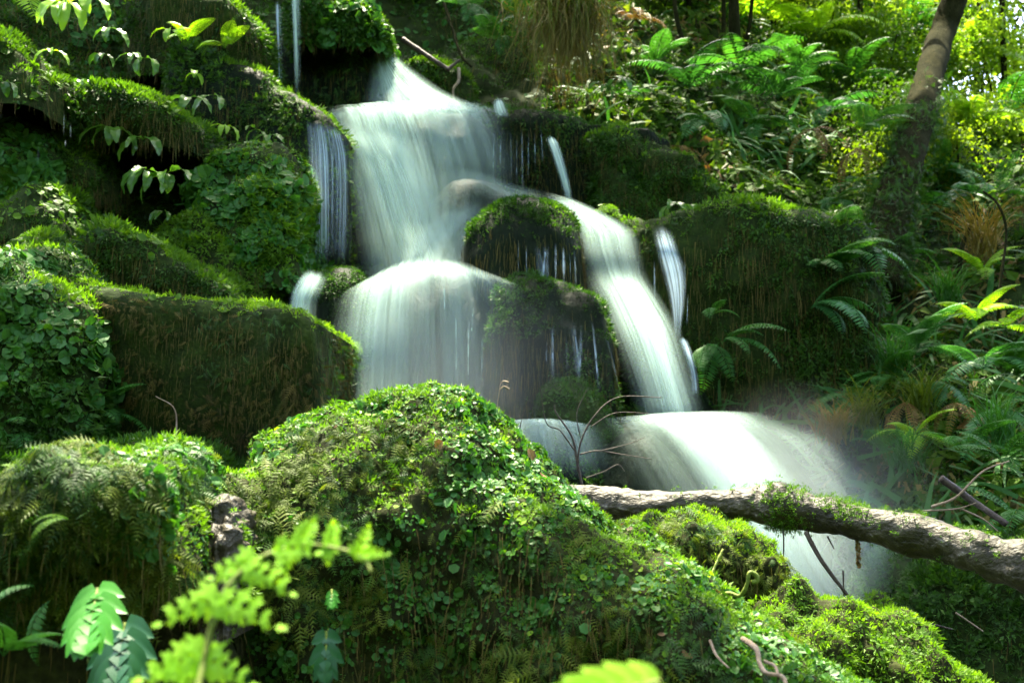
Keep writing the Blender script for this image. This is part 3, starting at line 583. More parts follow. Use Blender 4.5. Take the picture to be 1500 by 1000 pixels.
for k in range(14):
    P = np.repeat(at(1257 + .1 * k, 786 + 3.2 * k, 2.7)[None], 6, 0); Y = nrm(RNG.normal(0, 1, (6, 3)) + DOWN * .7); b.put(ROUND, P, Y, RNG.normal(0, 1, (6, 3)), .009, RNG.random(6))
b.build('bracts', M['dead'], ck)

def twigs(name, label, mat, runs, cat='twig', group=None):
    t = empty(name, at(*runs[0][0][0]), label, cat, group)
    for L_, r0, r1 in runs:
        b = Bag(); tube(b, pts(L_), [r0, r1], 30, 6, r0 * .25, 60); b.build('branch', M[mat], t, True)
    return t
TW = 3.1
twigs('bare_twigs', 'leafless twig bush standing in front of the lower spray', 'twig', [
    ([(855, 720, TW), (846, 680, TW), (838, 640, TW), (815, 605, TW), (812, 592, TW)], .004, .002),
    ([(846, 690, TW), (850, 650, TW), (870, 610, TW), (905, 582, TW), (970, 582, TW)], .003, .0012),
    ([(850, 665, TW), (875, 660, TW), (910, 665, TW), (955, 672, TW)], .0025, .001),
    ([(842, 660, TW), (820, 630, TW), (800, 618, TW), (790, 560, TW)], .0025, .001),
    ([(858, 700, TW), (885, 690, TW), (905, 680, TW), (915, 690, TW)], .002, .001),
    ([(865, 625, TW), (900, 605, TW), (950, 605, TW)], .0018, .0008),
    ([(850, 640, TW), (845, 605, TW), (860, 570, TW)], .0018, .0008),
    ([(880, 660, TW), (920, 650, TW), (945, 640, TW)], .0015, .0008),
    ([(760, 640, TW), (765, 610, TW), (775, 585, TW), (790, 572, TW)], .0018, .0008)], 'bush')
twigs('seedling', 'thin upright moss stalk with tiny pale tips on top of the boulder', 'paletwig', [([(727, 612, 2.33), (729, 590, 2.33), (733, 562, 2.33)], .0012, .0008), ([(731, 572, 2.33), (738, 566, 2.33), (746, 570, 2.33)], .0012, .0025), ([(733, 562, 2.33), (738, 558, 2.33), (745, 560, 2.33)], .0010, .0022)], 'seedling')
twigs('dead_stick', 'grey stick leaning across the rocks near the topmost jet', 'twig', [([(590, 58, 7.0), (620, 78, 6.95), (658, 103, 6.9)], .02, .014), ([(655, 103, 6.9), (668, 92, 6.9), (674, 88, 6.9)], .012, .007)], 'stick')
twigs('pale_root', 'pale crooked root hanging beside the dead stick', 'paletwig', [([(672, 100, 6.9), (672, 118, 6.88), (664, 132, 6.86), (666, 155, 6.85)], .013, .006)], 'root')
twigs('mossy_vine', 'thin mossy vine slanting down beside the tan tussock', 'bark', [([(645, -10, 7.6), (662, 40, 7.4), (675, 80, 7.2), (690, 98, 7.1)], .012, .008)], 'vine')
twigs('bent_stalk', 'thin bent grey stalk before the root curtain', 'paletwig', [([(258, 650, 3.65), (256, 600, 3.65), (228, 580, 3.65)], .0028, .0016)], 'stalk')
twigs('forked_twig', 'reddish forked twig above the right end of the fallen branch', 'paletwig', [([(1365, 742, 3.0), (1400, 728, 3.0), (1440, 690, 3.0), (1478, 675, 3.0)], .005, .002), ([(1352, 748, 3.0), (1400, 745, 3.0), (1430, 736, 3.0)], .003, .0015), ([(1408, 745, 3.0), (1440, 760, 3.0), (1462, 778, 3.0)], .003, .0015)])
twigs('dark_stick', 'dark stick lying behind the forked twig', 'twig', [([(1378, 700, 3.3), (1420, 730, 3.3), (1475, 768, 3.25)], .012, .01)], 'stick')
twigs('floating_twig', 'thin pale twig lying on dark moss below the fallen branch', 'paletwig', [([(1400, 897, 3.2), (1440, 924, 3.2)], .003, .002)])
t = twigs('fern_crozier', 'pale curled young fern shoot on the boulder flank', 'stem', [([(1052, 873, 2.1), (1068, 868, 2.08), (1084, 872, 2.06), (1094, 856, 2.05), (1098, 838, 2.05), (1108, 842, 2.05), (1109, 850, 2.05), (1101, 852, 2.05)], .0035, .0045)], 'fern shoot')
twigs('yellow_stem', 'slanting yellow stem rising from the boulder flank', 'stem', [([(1034, 864, 2.1), (1046, 832, 2.12), (1059, 804, 2.14)], .003, .0022)], 'stem')
twigs('curved_stem', 'looping thin yellow runner on the lower boulder flank', 'stem', [([(980, 858, 1.95), (1002, 866, 1.92), (1000, 890, 1.9), (978, 920, 1.88)], .0015, .001), ([(1048, 880, 2.0), (1030, 910, 1.92), (995, 940, 1.85)], .002, .0012)], 'runner')
twigs('pale_roots', 'twisted pale roots exposed at the lower end of the boulder', 'paletwig', [([(1088, 935, 1.80), (1108, 950, 1.76), (1112, 968, 1.74), (1122, 985, 1.71), (1145, 990, 1.7), (1155, 1010, 1.68)], .005, .003), ([(1120, 968, 1.75), (1135, 975, 1.73), (1140, 990, 1.7)], .003, .002), ([(1040, 938, 1.82), (1050, 960, 1.78), (1068, 978, 1.75)], .0028, .0014)], 'roots')

# ------------------------------------------------------------------ water
def fall(name, label, rows, mat='water', nu=56, nv=80, bulge=.08, edge=.16, ends=(.1, .12), layers=4, dens=1.0, gap=.035, rough=.02, arch=0.0, df=None, spread=.10):
    """rows: (xL,yL,xR,yR,Y,density) down the flow; several thin sheets of water one behind another"""
    B = dict(V=[], Q=[], d=[], uv=[]); n = 0
    rows = np.array(rows, float)
    Lp = catmull([at(r_[0], r_[1], r_[4]) for r_ in rows], nv); Rp = catmull([at(r_[2], r_[3], r_[4]) for r_ in rows], nv)
    dn = np.interp(np.linspace(0, len(rows) - 1, nv), np.arange(len(rows)), rows[:, 5])
    u = np.linspace(0, 1, nu); v = np.linspace(0, 1, nv); mid = (Lp + Rp) / 2
    vlen = np.concatenate([[0], np.cumsum(np.linalg.norm(np.diff(mid, axis=0), axis=1))])
    wid = np.linalg.norm(Rp - Lp, axis=1)
    for k in range(layers):
        c = (k / max(1, layers - 1) - .5) if layers > 1 else 0
        sh = 1 + spread * (1 - 2 * k / max(1, layers - 1)) if layers > 1 else 1
        uu = .5 + (u - .5) * sh
        G = Lp[:, None] * (1 - uu)[None, :, None] + Rp[:, None] * uu[None, :, None]
        G[..., 1] -= bulge * np.clip(wid, .05, 1)[:, None] * (1 - (2 * u - 1) ** 2)[None] + gap * k
        fur = rough * fbm(np.stack([np.tile(u * wid.mean() * 9, nv), np.repeat(vlen * .6, nu), np.full(nu * nv, 3.3 * k)], -1), 3).reshape(nv, nu)
        G[..., 1] += fur; G[..., 2] += (arch * (1 + .5 * c) * (1 - (2 * u - 1) ** 2) - arch * .25 * c)[None] * sstep(.6, 0, v)[:, None]
        # frayed edges: the margin wanders along the flow
        wa = .05 * fbm(np.stack([vlen * 3, np.full(nv, 1.7 * k), np.full(nv, 2.2)], -1), 2)[:, None]
        e_ = min(.48, edge * 2 * (1 + .25 * c))
        ed = sstep(0, e_, u[None] + wa) * sstep(0, e_, 1 - u[None] + wa) * np.minimum(1, 30 * u * (1 - u))[None]
        va = v[:, None] + .06 * fbm(np.stack([u * 6, np.full(nu, 5.1 * k), np.full(nu, .7)], -1), 2)[None]
        en = (sstep(0, ends[0], va) if ends[0] > 0 else 1) * sstep(0, ends[1], 1 - va)
        en = en * sstep(0, .02, v)[:, None]
        d = dens * dn[:, None] * ed * en * (1.0 if layers == 1 else min(1, 2.0 / layers))
        if df: d = d * df(u[None], v[:, None])
        B['d'].append(np.clip(d, 0, 2).ravel())
        B['uv'].append(np.stack([np.broadcast_to((u - .5)[None] * wid.mean(), (nv, nu)) + 5.1 * k, np.broadcast_to(vlen[:, None], (nv, nu)) + 2.7 * k], -1).reshape(-1, 2))
        B['V'].append(G.reshape(-1, 3)); B['Q'].append(gridquads(nv, nu) + n); n += nu * nv
    o = link(name, mkmesh(name, np.vstack(B['V']), np.vstack(B['Q']), mat=M[mat], smooth=True, vattr={'dens': np.concatenate(B['d'])}, uv=np.vstack(B['uv'])))
    return tag(o, label, 'waterfall', kind='structure')
ga = lambda x, c, s: np.exp(-((x - c) / s) ** 2)
fall('waterfall', 'white jet of water leaping from behind the overhanging boulder', [(544, 76, 572, 78, 7.05, .8), (540, 104, 612, 108, 6.95, 1.0), (536, 135, 660, 140, 6.8, 1.0), (530, 160, 706, 160, 6.62, .95), (520, 190, 720, 186, 6.5, .6)], edge=.22, ends=(.05, .25), bulge=.12)
fall('waterfall', 'broad pale fan of water over the upper ledge', [(462, 172, 706, 158, 6.52, .8), (472, 172, 730, 164, 6.36, 1.0), (482, 200, 748, 200, 6.22, .85), (496, 245, 764, 250, 6.15, .75), (512, 300, 766, 290, 6.12, .65), (526, 345, 750, 330, 6.1, .5), (536, 430, 720, 420, 6.08, .45)], nu=80, edge=.13, ends=(.12, .12), layers=5, df=lambda u, v: (.55 + .6 * ga(v, .12, .12) + .35 * ga(u, .3, .25) - .25 * sstep(.7, 1, u)) * (1 - .65 * sstep(.5, .72, u) * sstep(.42, .62, v)))
fall('waterfall', 'dense left strand of the upper water fan', [(470, 180, 580, 172, 6.30, .4), (486, 215, 620, 215, 6.08, .8), (500, 270, 655, 270, 5.98, .95), (512, 330, 680, 330, 5.9, .85), (522, 392, 706, 380, 5.85, .85), (526, 450, 720, 440, 5.7, .8)], edge=.28, ends=(.25, .18), dens=.9)
fall('waterfall', 'slanting stream of water running left off the middle rocks', [(700, 292, 742, 322, 5.95, .2), (655, 306, 716, 345, 5.88, .5), (615, 332, 700, 375, 5.76, .7), (582, 362, 700, 402, 5.58, .8), (550, 392, 714, 425, 5.42, .6)], edge=.3, ends=(.3, .35), dens=.85, arch=.02)
fall('waterfall', 'thin crest of water along the top of the middle dark rock', [(610, 262, 614, 288, 5.98, .15), (665, 250, 668, 282, 5.96, .4), (705, 252, 704, 288, 5.94, .5), (750, 270, 742, 306, 5.92, .5), (806, 284, 795, 316, 5.9, .45)], edge=.35, ends=(.4, .2), nu=24, dens=.7)
fall('waterfall', 'wide dome of water spreading over the lower round rock', [(548, 412, 722, 406, 5.40, .5), (518, 424, 752, 418, 5.2, 1.0), (500, 440, 774, 432, 5.02, .95), (488, 482, 786, 478, 4.9, .9), (480, 540, 796, 545, 4.82, .85), (474, 610, 802, 610, 4.78, .8), (470, 700, 806, 710, 4.76, .8)], layers=6, nu=110, bulge=.26, edge=.17, ends=(.24, .02), arch=.062, spread=.11,
     df=lambda u, v: .24 + .5 * ga(v, .2, .13) + .65 * ga(u, .2, .17) * sstep(0, .2, v) + .12 * ga(u, .6, .1) - .22 * sstep(.55, .95, u))
fall('waterfall', 'right cascade sliding past the domed rock and fanning down a dark slab', [(778, 286, 828, 292, 6.0, .9), (808, 296, 876, 314, 5.9, 1.0), (834, 332, 928, 342, 5.72, 1.0), (844, 372, 940, 375, 5.58, .85), (856, 410, 950, 408, 5.5, .8), (870, 438, 968, 438, 5.36, 1.0), (888, 485, 996, 485, 5.16, .95), (906, 535, 1012, 535, 5.02, .85), (924, 590, 1028, 590, 4.92, .8), (932, 640, 1046, 640, 4.86, .5)], edge=.2, ends=(.07, .12), nv=120, df=lambda u, v: .55 + .4 * ga(v, .2, .1) + .6 * ga(u, .6, .25) * sstep(.35, .55, v))
fall('waterfall', 'wide bright lowest fall plunging behind the fallen branch', [(858, 624, 1066, 606, 4.85, .5), (862, 616, 1116, 606, 4.7, 1.0), (876, 636, 1172, 640, 4.54, 1.0), (898, 680, 1228, 690, 4.4, .95), (930, 735, 1272, 750, 4.28, .9), (970, 800, 1306, 815, 4.17, .9), (1010, 870, 1336, 875, 4.1, .8), (1040, 940, 1352, 935, 4.06, .6)], layers=6, nu=110, edge=.2, ends=(.24, .1), bulge=.05, arch=.012, spread=.12, dens=.88,
     df=lambda u, v: .17 + .42 * ga(v, .17, .07) * sstep(.0, .3, u) + .6 * ga(u, .43 + .10 * v, .10) + .34 * ga(u, .64, .17) + .10 * ga(u, .2, .05))
fall('waterfall', 'brightest strand of the lowest fall', [(926, 614, 1070, 606, 4.6, .4), (960, 628, 1096, 626, 4.46, .9), (994, 670, 1128, 668, 4.32, .95), (1026, 730, 1164, 735, 4.2, .85), (1056, 800, 1210, 805, 4.1, .6), (1084, 890, 1256, 890, 4.04, .45)], layers=4, edge=.4, ends=(.25, .3), dens=.6)
fall('waterfall', 'faint outer curtain of the lowest fall fading into spray', [(1060, 610, 1150, 612, 4.6, .3), (1110, 640, 1220, 650, 4.42, .5), (1160, 710, 1290, 720, 4.28, .5), (1200, 800, 1340, 800, 4.16, .5), (1230, 900, 1370, 890, 4.08, .4)], layers=4, edge=.45, ends=(.3, .2), dens=.42)
fall('waterfall', 'small white cascade left of the water dome', [(450, 398, 482, 402, 4.95, .8), (432, 425, 474, 425, 4.86, 1.1), (426, 450, 466, 448, 4.82, 1.0), (424, 490, 466, 490, 4.8, .8)], edge=.22, nu=24, nv=30, ends=(.15, .05), dens=1.3)
fall('waterfall', 'small hump of white water behind the twig bush', [(735, 632, 866, 634, 4.5, .3), (725, 618, 880, 626, 4.3, .8), (725, 650, 898, 655, 4.18, .45), (725, 700, 910, 705, 4.12, .3)], edge=.25, arch=.03, ends=(.2, .3), dens=.8)
fall('waterfall', 'bluish veil of trickles on the wet face left of the upper fan', [(446, 174, 506, 190, 5.66, .5), (448, 230, 518, 235, 5.58, .6), (450, 300, 520, 300, 5.55, .5), (452, 390, 516, 390, 5.54, .3)], mat='veil', edge=.16, layers=1, dens=1.3)
fall('waterfall', 'narrow pale ribbon of water falling at the top left of the boulder', [(426, -20, 440, -20, 6.55, 1.0), (427, 10, 441, 10, 6.5, 1.0), (430, 70, 441, 70, 6.46, .8), (432, 150, 441, 150, 6.44, .6)], edge=.3, nu=14, ends=(.01, .3), dens=1.3, layers=2)
fall('waterfall', 'faint thread of water beside the narrow pale ribbon', [(404, 5, 413, 5, 6.55, .6), (406, 70, 414, 70, 6.5, .6), (408, 125, 415, 125, 6.46, .5)], mat='veil', edge=.3, nu=12, dens=1.3, layers=2)
fall('waterfall', 'small white chute of water on top of the overhanging boulder', [(490, -20, 506, -20, 7.0, 1.2), (490, 5, 514, 5, 6.75, 1.2), (490, 28, 518, 28, 6.6, 1.1)], edge=.25, nu=14, ends=(.01, .15), dens=1.6, layers=2)
fall('waterfall', 'thin arching jet of water right of the upper fan', [(798, 200, 814, 202, 6.6, 1.1), (804, 215, 821, 216, 6.5, 1.1), (814, 245, 830, 246, 6.42, 1.0), (824, 280, 838, 280, 6.38, .9), (829, 310, 842, 310, 6.36, .6)], edge=.26, nu=14, ends=(.15, .4), dens=1.5, layers=2)
fall('waterfall', 'little white spill on the rim of the dripping ledge', [(722, 146, 738, 145, 6.75, 1.1), (722, 160, 744, 160, 6.62, 1.0), (728, 176, 750, 176, 6.55, .7)], edge=.3, nu=12, ends=(.3, .4), dens=1.5, layers=2)
fall('waterfall', 'twisting ribbon of water on the face of the sunlit ledge', [(954, 330, 982, 332, 5.5, .8), (960, 360, 992, 362, 5.34, .9), (970, 400, 1004, 400, 5.3, .8), (980, 440, 1004, 440, 5.28, .7), (986, 480, 998, 480, 5.26, .6), (986, 500, 998, 500, 5.25, .4)], mat='veil', edge=.24, nu=24, ends=(.3, .35), dens=1.2, layers=2)
fall('waterfall', 'thin slanting squirt of water below the twisting ribbon', [(992, 495, 1004, 494, 5.2, .8), (1002, 520, 1014, 520, 5.1, .7), (1010, 550, 1021, 550, 5.05, .6), (1012, 580, 1023, 580, 5.02, .4)], mat='veil', edge=.3, nu=12, dens=1.3, layers=2)
def trickles(label, L_, mat='veil', dens=.55):
    V, Q, d, uv, n = [], [], [], [], 0
    for (x0, y0, x1, y1, Y, w) in L_:
        nv = 16; t = np.linspace(0, 1, nv); C = np.array([at(x0 + (x1 - x0) * a ** .7, y0 + (y1 - y0) * a, Y - .05 * a) for a in t])
        ww = w * K * Y * (.5 + .5 * vnoise(np.stack([t * 4, t * 0 + x0, t * 0], -1)))
        for s in (-1, -.33, .33, 1): V.append(C + np.stack([ww * s * .5, -.01 * (1 - s * s) + 0 * ww, 0 * ww], -1)); d.append((1 if abs(s) < .5 else .0) * sstep(0, .3, t) * sstep(0, .45, 1 - t) * (.35 + 1.1 * vnoise(np.stack([t * 9, t * 0 + x0 * 3.3, t * 0], -1))) * dens); uv.append(np.stack([np.full(nv, x0 * .01 + s * .01), t * .5], -1))
        for k in range(3): i = n + k * nv + np.arange(nv - 1); Q.append(np.stack([i, i + 1, i + nv + 1, i + nv], -1))
        n += 4 * nv
    o = link('water_trickle', mkmesh('water_trickle', np.vstack(V), np.vstack(Q), mat=M[mat], smooth=True, vattr={'dens': np.concatenate(d)}, uv=np.vstack(uv)))
    tag(o, label, 'trickle', kind='structure')
trickles('water trickles dripping from the dark ledge right of the upper fan', [(724, 190, 722, 270, 6.55, 4), (734, 195, 732, 262, 6.55, 3), (748, 190, 749, 285, 6.53, 4), (757, 200, 757, 275, 6.53, 2), (764, 190, 765, 290, 6.53, 7), (774, 192, 774, 270, 6.53, 3), (783, 195, 784, 255, 6.53, 3), (792, 192, 795, 240, 6.53, 3)])
trickles('water trickles dripping over the domed middle rock', [(759, 352, 759, 405, 5.22, 2), (771, 360, 771, 410, 5.22, 2), (785, 360, 797, 418, 5.2, 18), (801, 360, 798, 418, 5.2, 14), (814, 355, 814, 420, 5.2, 4), (825, 360, 826, 420, 5.2, 7), (841, 365, 844, 425, 5.2, 4), (834, 370, 836, 415, 5.2, 2)])
trickles('water trickles dripping from the broad dark rock', [(809, 475, 809, 556, 4.84, 6), (829, 490, 831, 556, 4.84, 3), (838, 472, 846, 560, 4.83, 14), (852, 478, 848, 560, 4.83, 10), (866, 468, 877, 578, 4.82, 5), (884, 490, 908, 578, 4.8, 4), (800, 500, 800, 540, 4.84, 2), (1, 1, 2, 2, 4, .1)][:-1])
trickles('bright thin threads within the lower water dome', [(668, 440, 669, 584, 4.68, 4), (687, 460, 685, 582, 4.68, 4), (707, 480, 706, 575, 4.68, 4), (650, 410, 652, 470, 4.7, 4), (694, 448, 690, 500, 4.69, 3)], 'water', .7)
trickles('water threads on the dark face under the sunlit ledge', [(958, 380, 959, 455, 5.3, 3), (1003, 380, 1003, 440, 5.26, 3), (935, 370, 936, 430, 5.35, 2), (1008, 430, 1006, 480, 5.26, 2)])
trickles('blue threads of water on the wet face left of the fan', [(458, 195, 457, 330, 5.6, 3), (469, 190, 468, 360, 5.58, 4), (478, 190, 476, 365, 5.56, 6), (488, 195, 486, 370, 5.55, 6), (497, 215, 494, 360, 5.55, 4), (463, 250, 462, 340, 5.58, 2)])
trickles('sparse drips before the dark hollow on the left', [(95, 165, 94, 200, 4.85, 2), (97, 205, 96, 215, 4.85, 2), (57, 210, 56, 250, 4.8, 3), (104, 180, 104, 205, 4.85, 2)], dens=.3)
# ------------------------------------------------------------------ ferns
def frond_mesh(name, mat, n=20, e0=.9, e1=-.7, wid=.2, base=.08, pn=.10, tw=0.0, droop=.25, sub=False):
    """unit frond growing along +x in the x-z plane, leaflets to either side"""
    m = 60; t = np.linspace(0, 1, m); e = e0 + (e1 - e0) * t
    d = np.stack([np.cos(e), np.sin(tw * t) * .5, np.sin(e)], -1); P = np.vstack([[0, 0, 0], np.cumsum(d, 0)[:-1]]) / m
    bag = Bag(); tube(bag, P[::4], [.009, .003], 24, 4)
    k = np.linspace(base, .985, n); i = (k * (m - 1)).astype(int)
    O = P[i]; T = nrm(d[i]); side = nrm(np.cross(T, np.array([0, 0, 1.0]) + 0 * T)); upn = np.cross(side, T)
    L = wid * np.sin(PI * np.clip((k - base * .3) / (1 - base * .3), 0, 1) ** .75) ** .8 + .015
    for s in (-1, 1):
        Y = nrm(side * s + T * .35 - upn * droop)
        rn = RNG.random(n)
        if not sub:
            tv = tpl([(0, 0, 0), (-pn / wid * .5, .3, .02), (0, .5, -.02), (pn / wid * .5, .3, .02), (0, 1, -.12), (-pn / wid * .35, .65, -.03), (pn / wid * .35, .65, -.03)], [(0, 2, 5, 1), (0, 3, 6, 2)], [(2, 4, 5), (2, 6, 4)])
            bag.put(tv, O, Y, upn, L, rn, .12)
        else:                                              # twice divided: each leaflet carries small lobes
            for q in range(7):
                f = (q + .6) / 7.2; C = O + Y * (L * f)[:, None]
                for s2 in (-1, 1):
                    Y2 = nrm(T * s2 + Y * .7 - upn * .1); bag.put(LEAF, C, Y2, upn, L * .26 * (1 - .65 * f) + .004, rn, .15)
            bag.put(LEAF, O + Y * (L * .8)[:, None], Y, upn, L * .25, rn, .1)
    return bag.mesh(name, M[mat])
FV = {}
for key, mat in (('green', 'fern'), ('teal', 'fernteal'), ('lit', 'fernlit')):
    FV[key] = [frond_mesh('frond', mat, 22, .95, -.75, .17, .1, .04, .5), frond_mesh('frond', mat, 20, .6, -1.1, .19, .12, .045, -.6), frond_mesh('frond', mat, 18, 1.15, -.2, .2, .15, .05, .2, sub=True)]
def fern(p, size, n, label, key='green', yaw=-90, spread=150, tilt=0, var=None, group='ferns growing on the banks'):
    """yaw: compass direction the fan opens to (-90 = towards the viewer)"""
    r = empty('fern', at(*p), label, 'fern', group)
    for k in range(n):
        a = yaw + spread * ((k + .5) / n - .5) + random.uniform(-14, 14)
        o = link('frond', FV[key][random.randrange(3) if var is None else var], r)
        o.rotation_euler = (random.uniform(-.25, .25), math.radians(tilt + random.uniform(-16, 16)), math.radians(a)); s = size * random.uniform(.7, 1.1); o.scale = (s, s, s)
    return r
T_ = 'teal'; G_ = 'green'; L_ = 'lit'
for p, size, n, label, key, yaw, spread, tilt in [
    ((1010, 130, 7.3), .55, 7, 'large blue green fern arching over the bank right of the tan tussock', T_, -100, 200, 0),
    ((1085, 105, 7.4), .55, 7, 'broad soft fern beneath the thin dark saplings', G_, -80, 220, 0),
    ((1140, 145, 7.3), .5, 7, 'blue glinting fern on the brow above the dark overhang', T_, -80, 200, 5),
    ((960, 95, 7.7), .36, 6, 'sunlit fern just right of the tan tussock', G_, -60, 200, 0),
    ((1035, 185, 7.0), .5, 5, 'long drooping fern hanging down the bank below the broad soft fern', T_, -110, 90, 25),
    ((1110, 190, 7.0), .42, 5, 'fern hanging over the left corner of the dark overhang', G_, -90, 120, 25),
    ((1215, 165, 7.2), .42, 6, 'fern with pale glossy fronds on the crest of the dark overhang', T_, -70, 170, 0),
    ((1265, 195, 6.9), .4, 5, 'dark fern hanging at the right corner of the overhang', T_, -60, 120, 15),
    ((1170, 100, 7.9), .4, 6, 'leafy fern in the sunny gap behind the bank brow', G_, -90, 220, 0),
    ((690, 10, 7.6), .4, 5, 'pale blue green fern drooping above the dead stick', T_, -90, 110, 30),
    ((735, 60, 7.4), .38, 5, 'green fern hanging left of the tan tussock', G_, -90, 120, 20),
    ((770, 30, 7.6), .4, 5, 'fern half hidden behind the tan tussock', G_, -110, 160, 0),
    ((910, 140, 7.2), .3, 5, 'small fern under the hem of the tan tussock', G_, -80, 150, 10),
    ((1240, 370, 5.7), .42, 6, 'teal fern spilling off the right end of the sunlit ledge', T_, -60, 130, 15),
    ((1205, 400, 5.5), .42, 6, 'green fern hanging below the end of the sunlit ledge', G_, -70, 110, 25),
    ((1190, 450, 5.4), .42, 5, 'teal fern with two long fronds sloping right below the sunlit ledge', T_, -45, 60, 20),
    ((1060, 500, 5.15), .36, 4, 'single broad fern hanging in the dark under the sunlit ledge', G_, -50, 70, 20),
    ((1045, 505, 5.2), .3, 3, 'narrow fronds hanging straight down under the sunlit ledge', G_, -100, 60, 55),
    ((1045, 460, 5.3), .22, 3, 'tiny fern tucked under the left part of the sunlit ledge', G_, -80, 120, 20),
    ((1345, 510, 4.9), .38, 6, 'grey teal fern at the middle of the right bank', T_, -70, 170, 5),
    ((1440, 540, 4.6), .34, 5, 'broad pale fern reaching over the right bank, flat topped', T_, -110, 140, 0),
    ((1490, 550, 4.6), .34, 5, 'pale fern at the frame edge beside the flat topped fern', G_, -120, 140, 0),
    ((1455, 600, 4.4), .34, 5, 'dark teal fern hanging low below the flat topped fern', T_, -80, 120, 30),
    ((1430, 470, 5.1), .3, 6, 'fresh light green fern at the foot of the pale sapling', L_, -90, 240, 0),
    ((1470, 480, 5.0), .28, 6, 'bright small fern beside the fresh light green fern', L_, -90, 240, 0),
    ((1425, 290, 6.6), .36, 5, 'teal fern with level fronds below the sunlit strip of bank', T_, -150, 120, 0),
    ((1465, 285, 6.6), .36, 5, 'bright green fern right of the level teal fern', G_, -40, 160, 0),
    ((1330, 300, 6.8), .36, 5, 'dark fern in the shade under the sunlit strip of bank', G_, -80, 180, 10),
    ((1300, 390, 6.3), .36, 5, 'shaded fern beside the brown dead fronds on the right bank', G_, -80, 180, 10),
    ((1440, 400, 5.8), .3, 5, 'fern with pale tips under the thin saplings', L_, -90, 200, 0),
    ((1300, 560, 5.2), .3, 6, 'grassy fern at the middle of the slope above the spray', G_, -90, 200, 5),
    ((1240, 580, 5.1), .26, 5, 'small drooping fern right of the spray', G_, -90, 160, 25),
    ((1340, 640, 4.6), .26, 5, 'yellowish fern low on the right slope', L_, -100, 200, 5),
    ((1290, 660, 4.7), .24, 5, 'small fern above the fallen branch right of the spray', G_, -90, 200, 5),
    ((1470, 680, 3.9), .28, 6, 'fern low at the right edge above the forked twig', G_, -110, 200, 5),
    ((1410, 660, 4.1), .26, 5, 'dark fern behind the forked twig', G_, -90, 200, 10),
    ((1490, 760, 3.6), .26, 5, 'shaded fern just above the right end of the fallen branch', G_, -120, 180, 10),
    ((1375, 560, 4.9), .26, 4, 'dark drooping fern under the grey teal fern', T_, -80, 120, 30),
    ((20, 5, 4.6), .45, 5, 'pale out of focus fern frond in the top left corner', L_, -60, 60, 25),
    ((5, 400, 4.4), .22, 4, 'small fern on the leafy bulge at the left edge', G_, -60, 160, 5),
    ((70, 600, 3.9), .26, 5, 'dark fern at the foot of the leafy bulge', G_, -80, 180, 10),
    ((140, 610, 3.85), .24, 5, 'dark fern between the leafy bulge and the root curtain', G_, -60, 180, 10),
    ((25, 640, 3.7), .24, 5, 'dark low fern at the left edge above the shaggy rock', G_, -80, 200, 5),
    ((340, 300, 5.2), .2, 4, 'tiny fern on the green bulge below the diagonal ledge', G_, -80, 180, 10),
    ((330, 70, 5.9), .26, 4, 'white glinting fern on the sunlit diagonal ledge', L_, -70, 120, 10),
    ((275, 60, 5.8), .24, 4, 'white glinting fern behind the diagonal ledge', L_, -90, 120, 10)]:
    fern(p, size, n, label, key, yaw, spread, tilt)

# brown dead fronds
FD = [frond_mesh('frond', 'dead', 18, .5, -1.3, .1, .1, .03, .4), frond_mesh('frond', 'drygrass', 16, .3, -1.4, .09, .1, .03, -.4)]
for p, size, n, label, tilt in [((1190, 190, 6.9), .45, 6, 'brown withered fern hanging in the dark overhang', 30), ((1255, 220, 6.8), .4, 6, 'reddish dead fern at the right of the overhang', 30), ((1000, 215, 6.85), .35, 5, 'brown dead fern below the long drooping fern', 30), ((1325, 590, 4.85), .3, 5, 'dry tan fronds under the grey teal fern', 35), ((1440, 340, 6.3), .4, 6, 'tan dried fern under the level teal fern', 35), ((1400, 590, 4.6), .3, 5, 'brown shrivelled fern below the flat topped fern', 35), ((930, 30, 8.0), .4, 5, 'rusty orange fern behind the tan tussock', 0)]:
    r = empty('dead_fern', at(*p), label, 'fern', 'withered ferns on the bank')
    for k in range(n):
        o = link('frond', FD[k % 2], r); s = size * random.uniform(.6, 1.1); o.scale = (s, s, s)
        o.rotation_euler = (random.uniform(-.3, .3), math.radians(tilt + random.uniform(-15, 15)), math.radians(-90 + 160 * ((k + .5) / n - .5) + random.uniform(-15, 15)))

# ------------------------------------------------------------------ plants with drooping broad leaves on the left bank
def broad_leaf(name, mat, wid=.16, curl=.9, lobes=0):
    nl, nw = 28, 7; t = np.linspace(0, 1, nl)
    e = .35 - (1.3 + curl) * t ** .8
    d = np.stack([np.cos(e), 0 * e, np.sin(e)], -1); P = np.vstack([[0, 0, 0], np.cumsum(d, 0)[:-1]]) / nl
    w = wid * np.sin(PI * np.clip((t - .12) / .88, 0, 1) ** .8) ** .7; w[t < .12] = .006
    w = np.maximum(w, .004) * (1 + (.10 * np.sin(t * 60) if lobes else 0))
    nn = np.stack([-np.sin(e), 0 * e, np.cos(e)], -1); u = np.linspace(-1, 1, nw)
    G = P[:, None] + np.array([0, 1, 0])[None, None] * (w[:, None] * u[None])[..., None] + nn[:, None] * (.25 * w[:, None] * np.abs(u)[None] + .012 * np.sin(t * 26)[:, None] * np.abs(u)[None])[..., None]
    Q = gridquads(nl, nw)
    return mkmesh(name, G.reshape(-1, 3), Q, mat=M[mat], smooth=True, fattr={'rnd': np.full(len(Q), RNG.random())})
BL = [broad_leaf('leaf', 'leaf', .15, .6), broad_leaf('leaf', 'leaf', .18, .9), broad_leaf('leaf', 'leaf', .13, .3)]
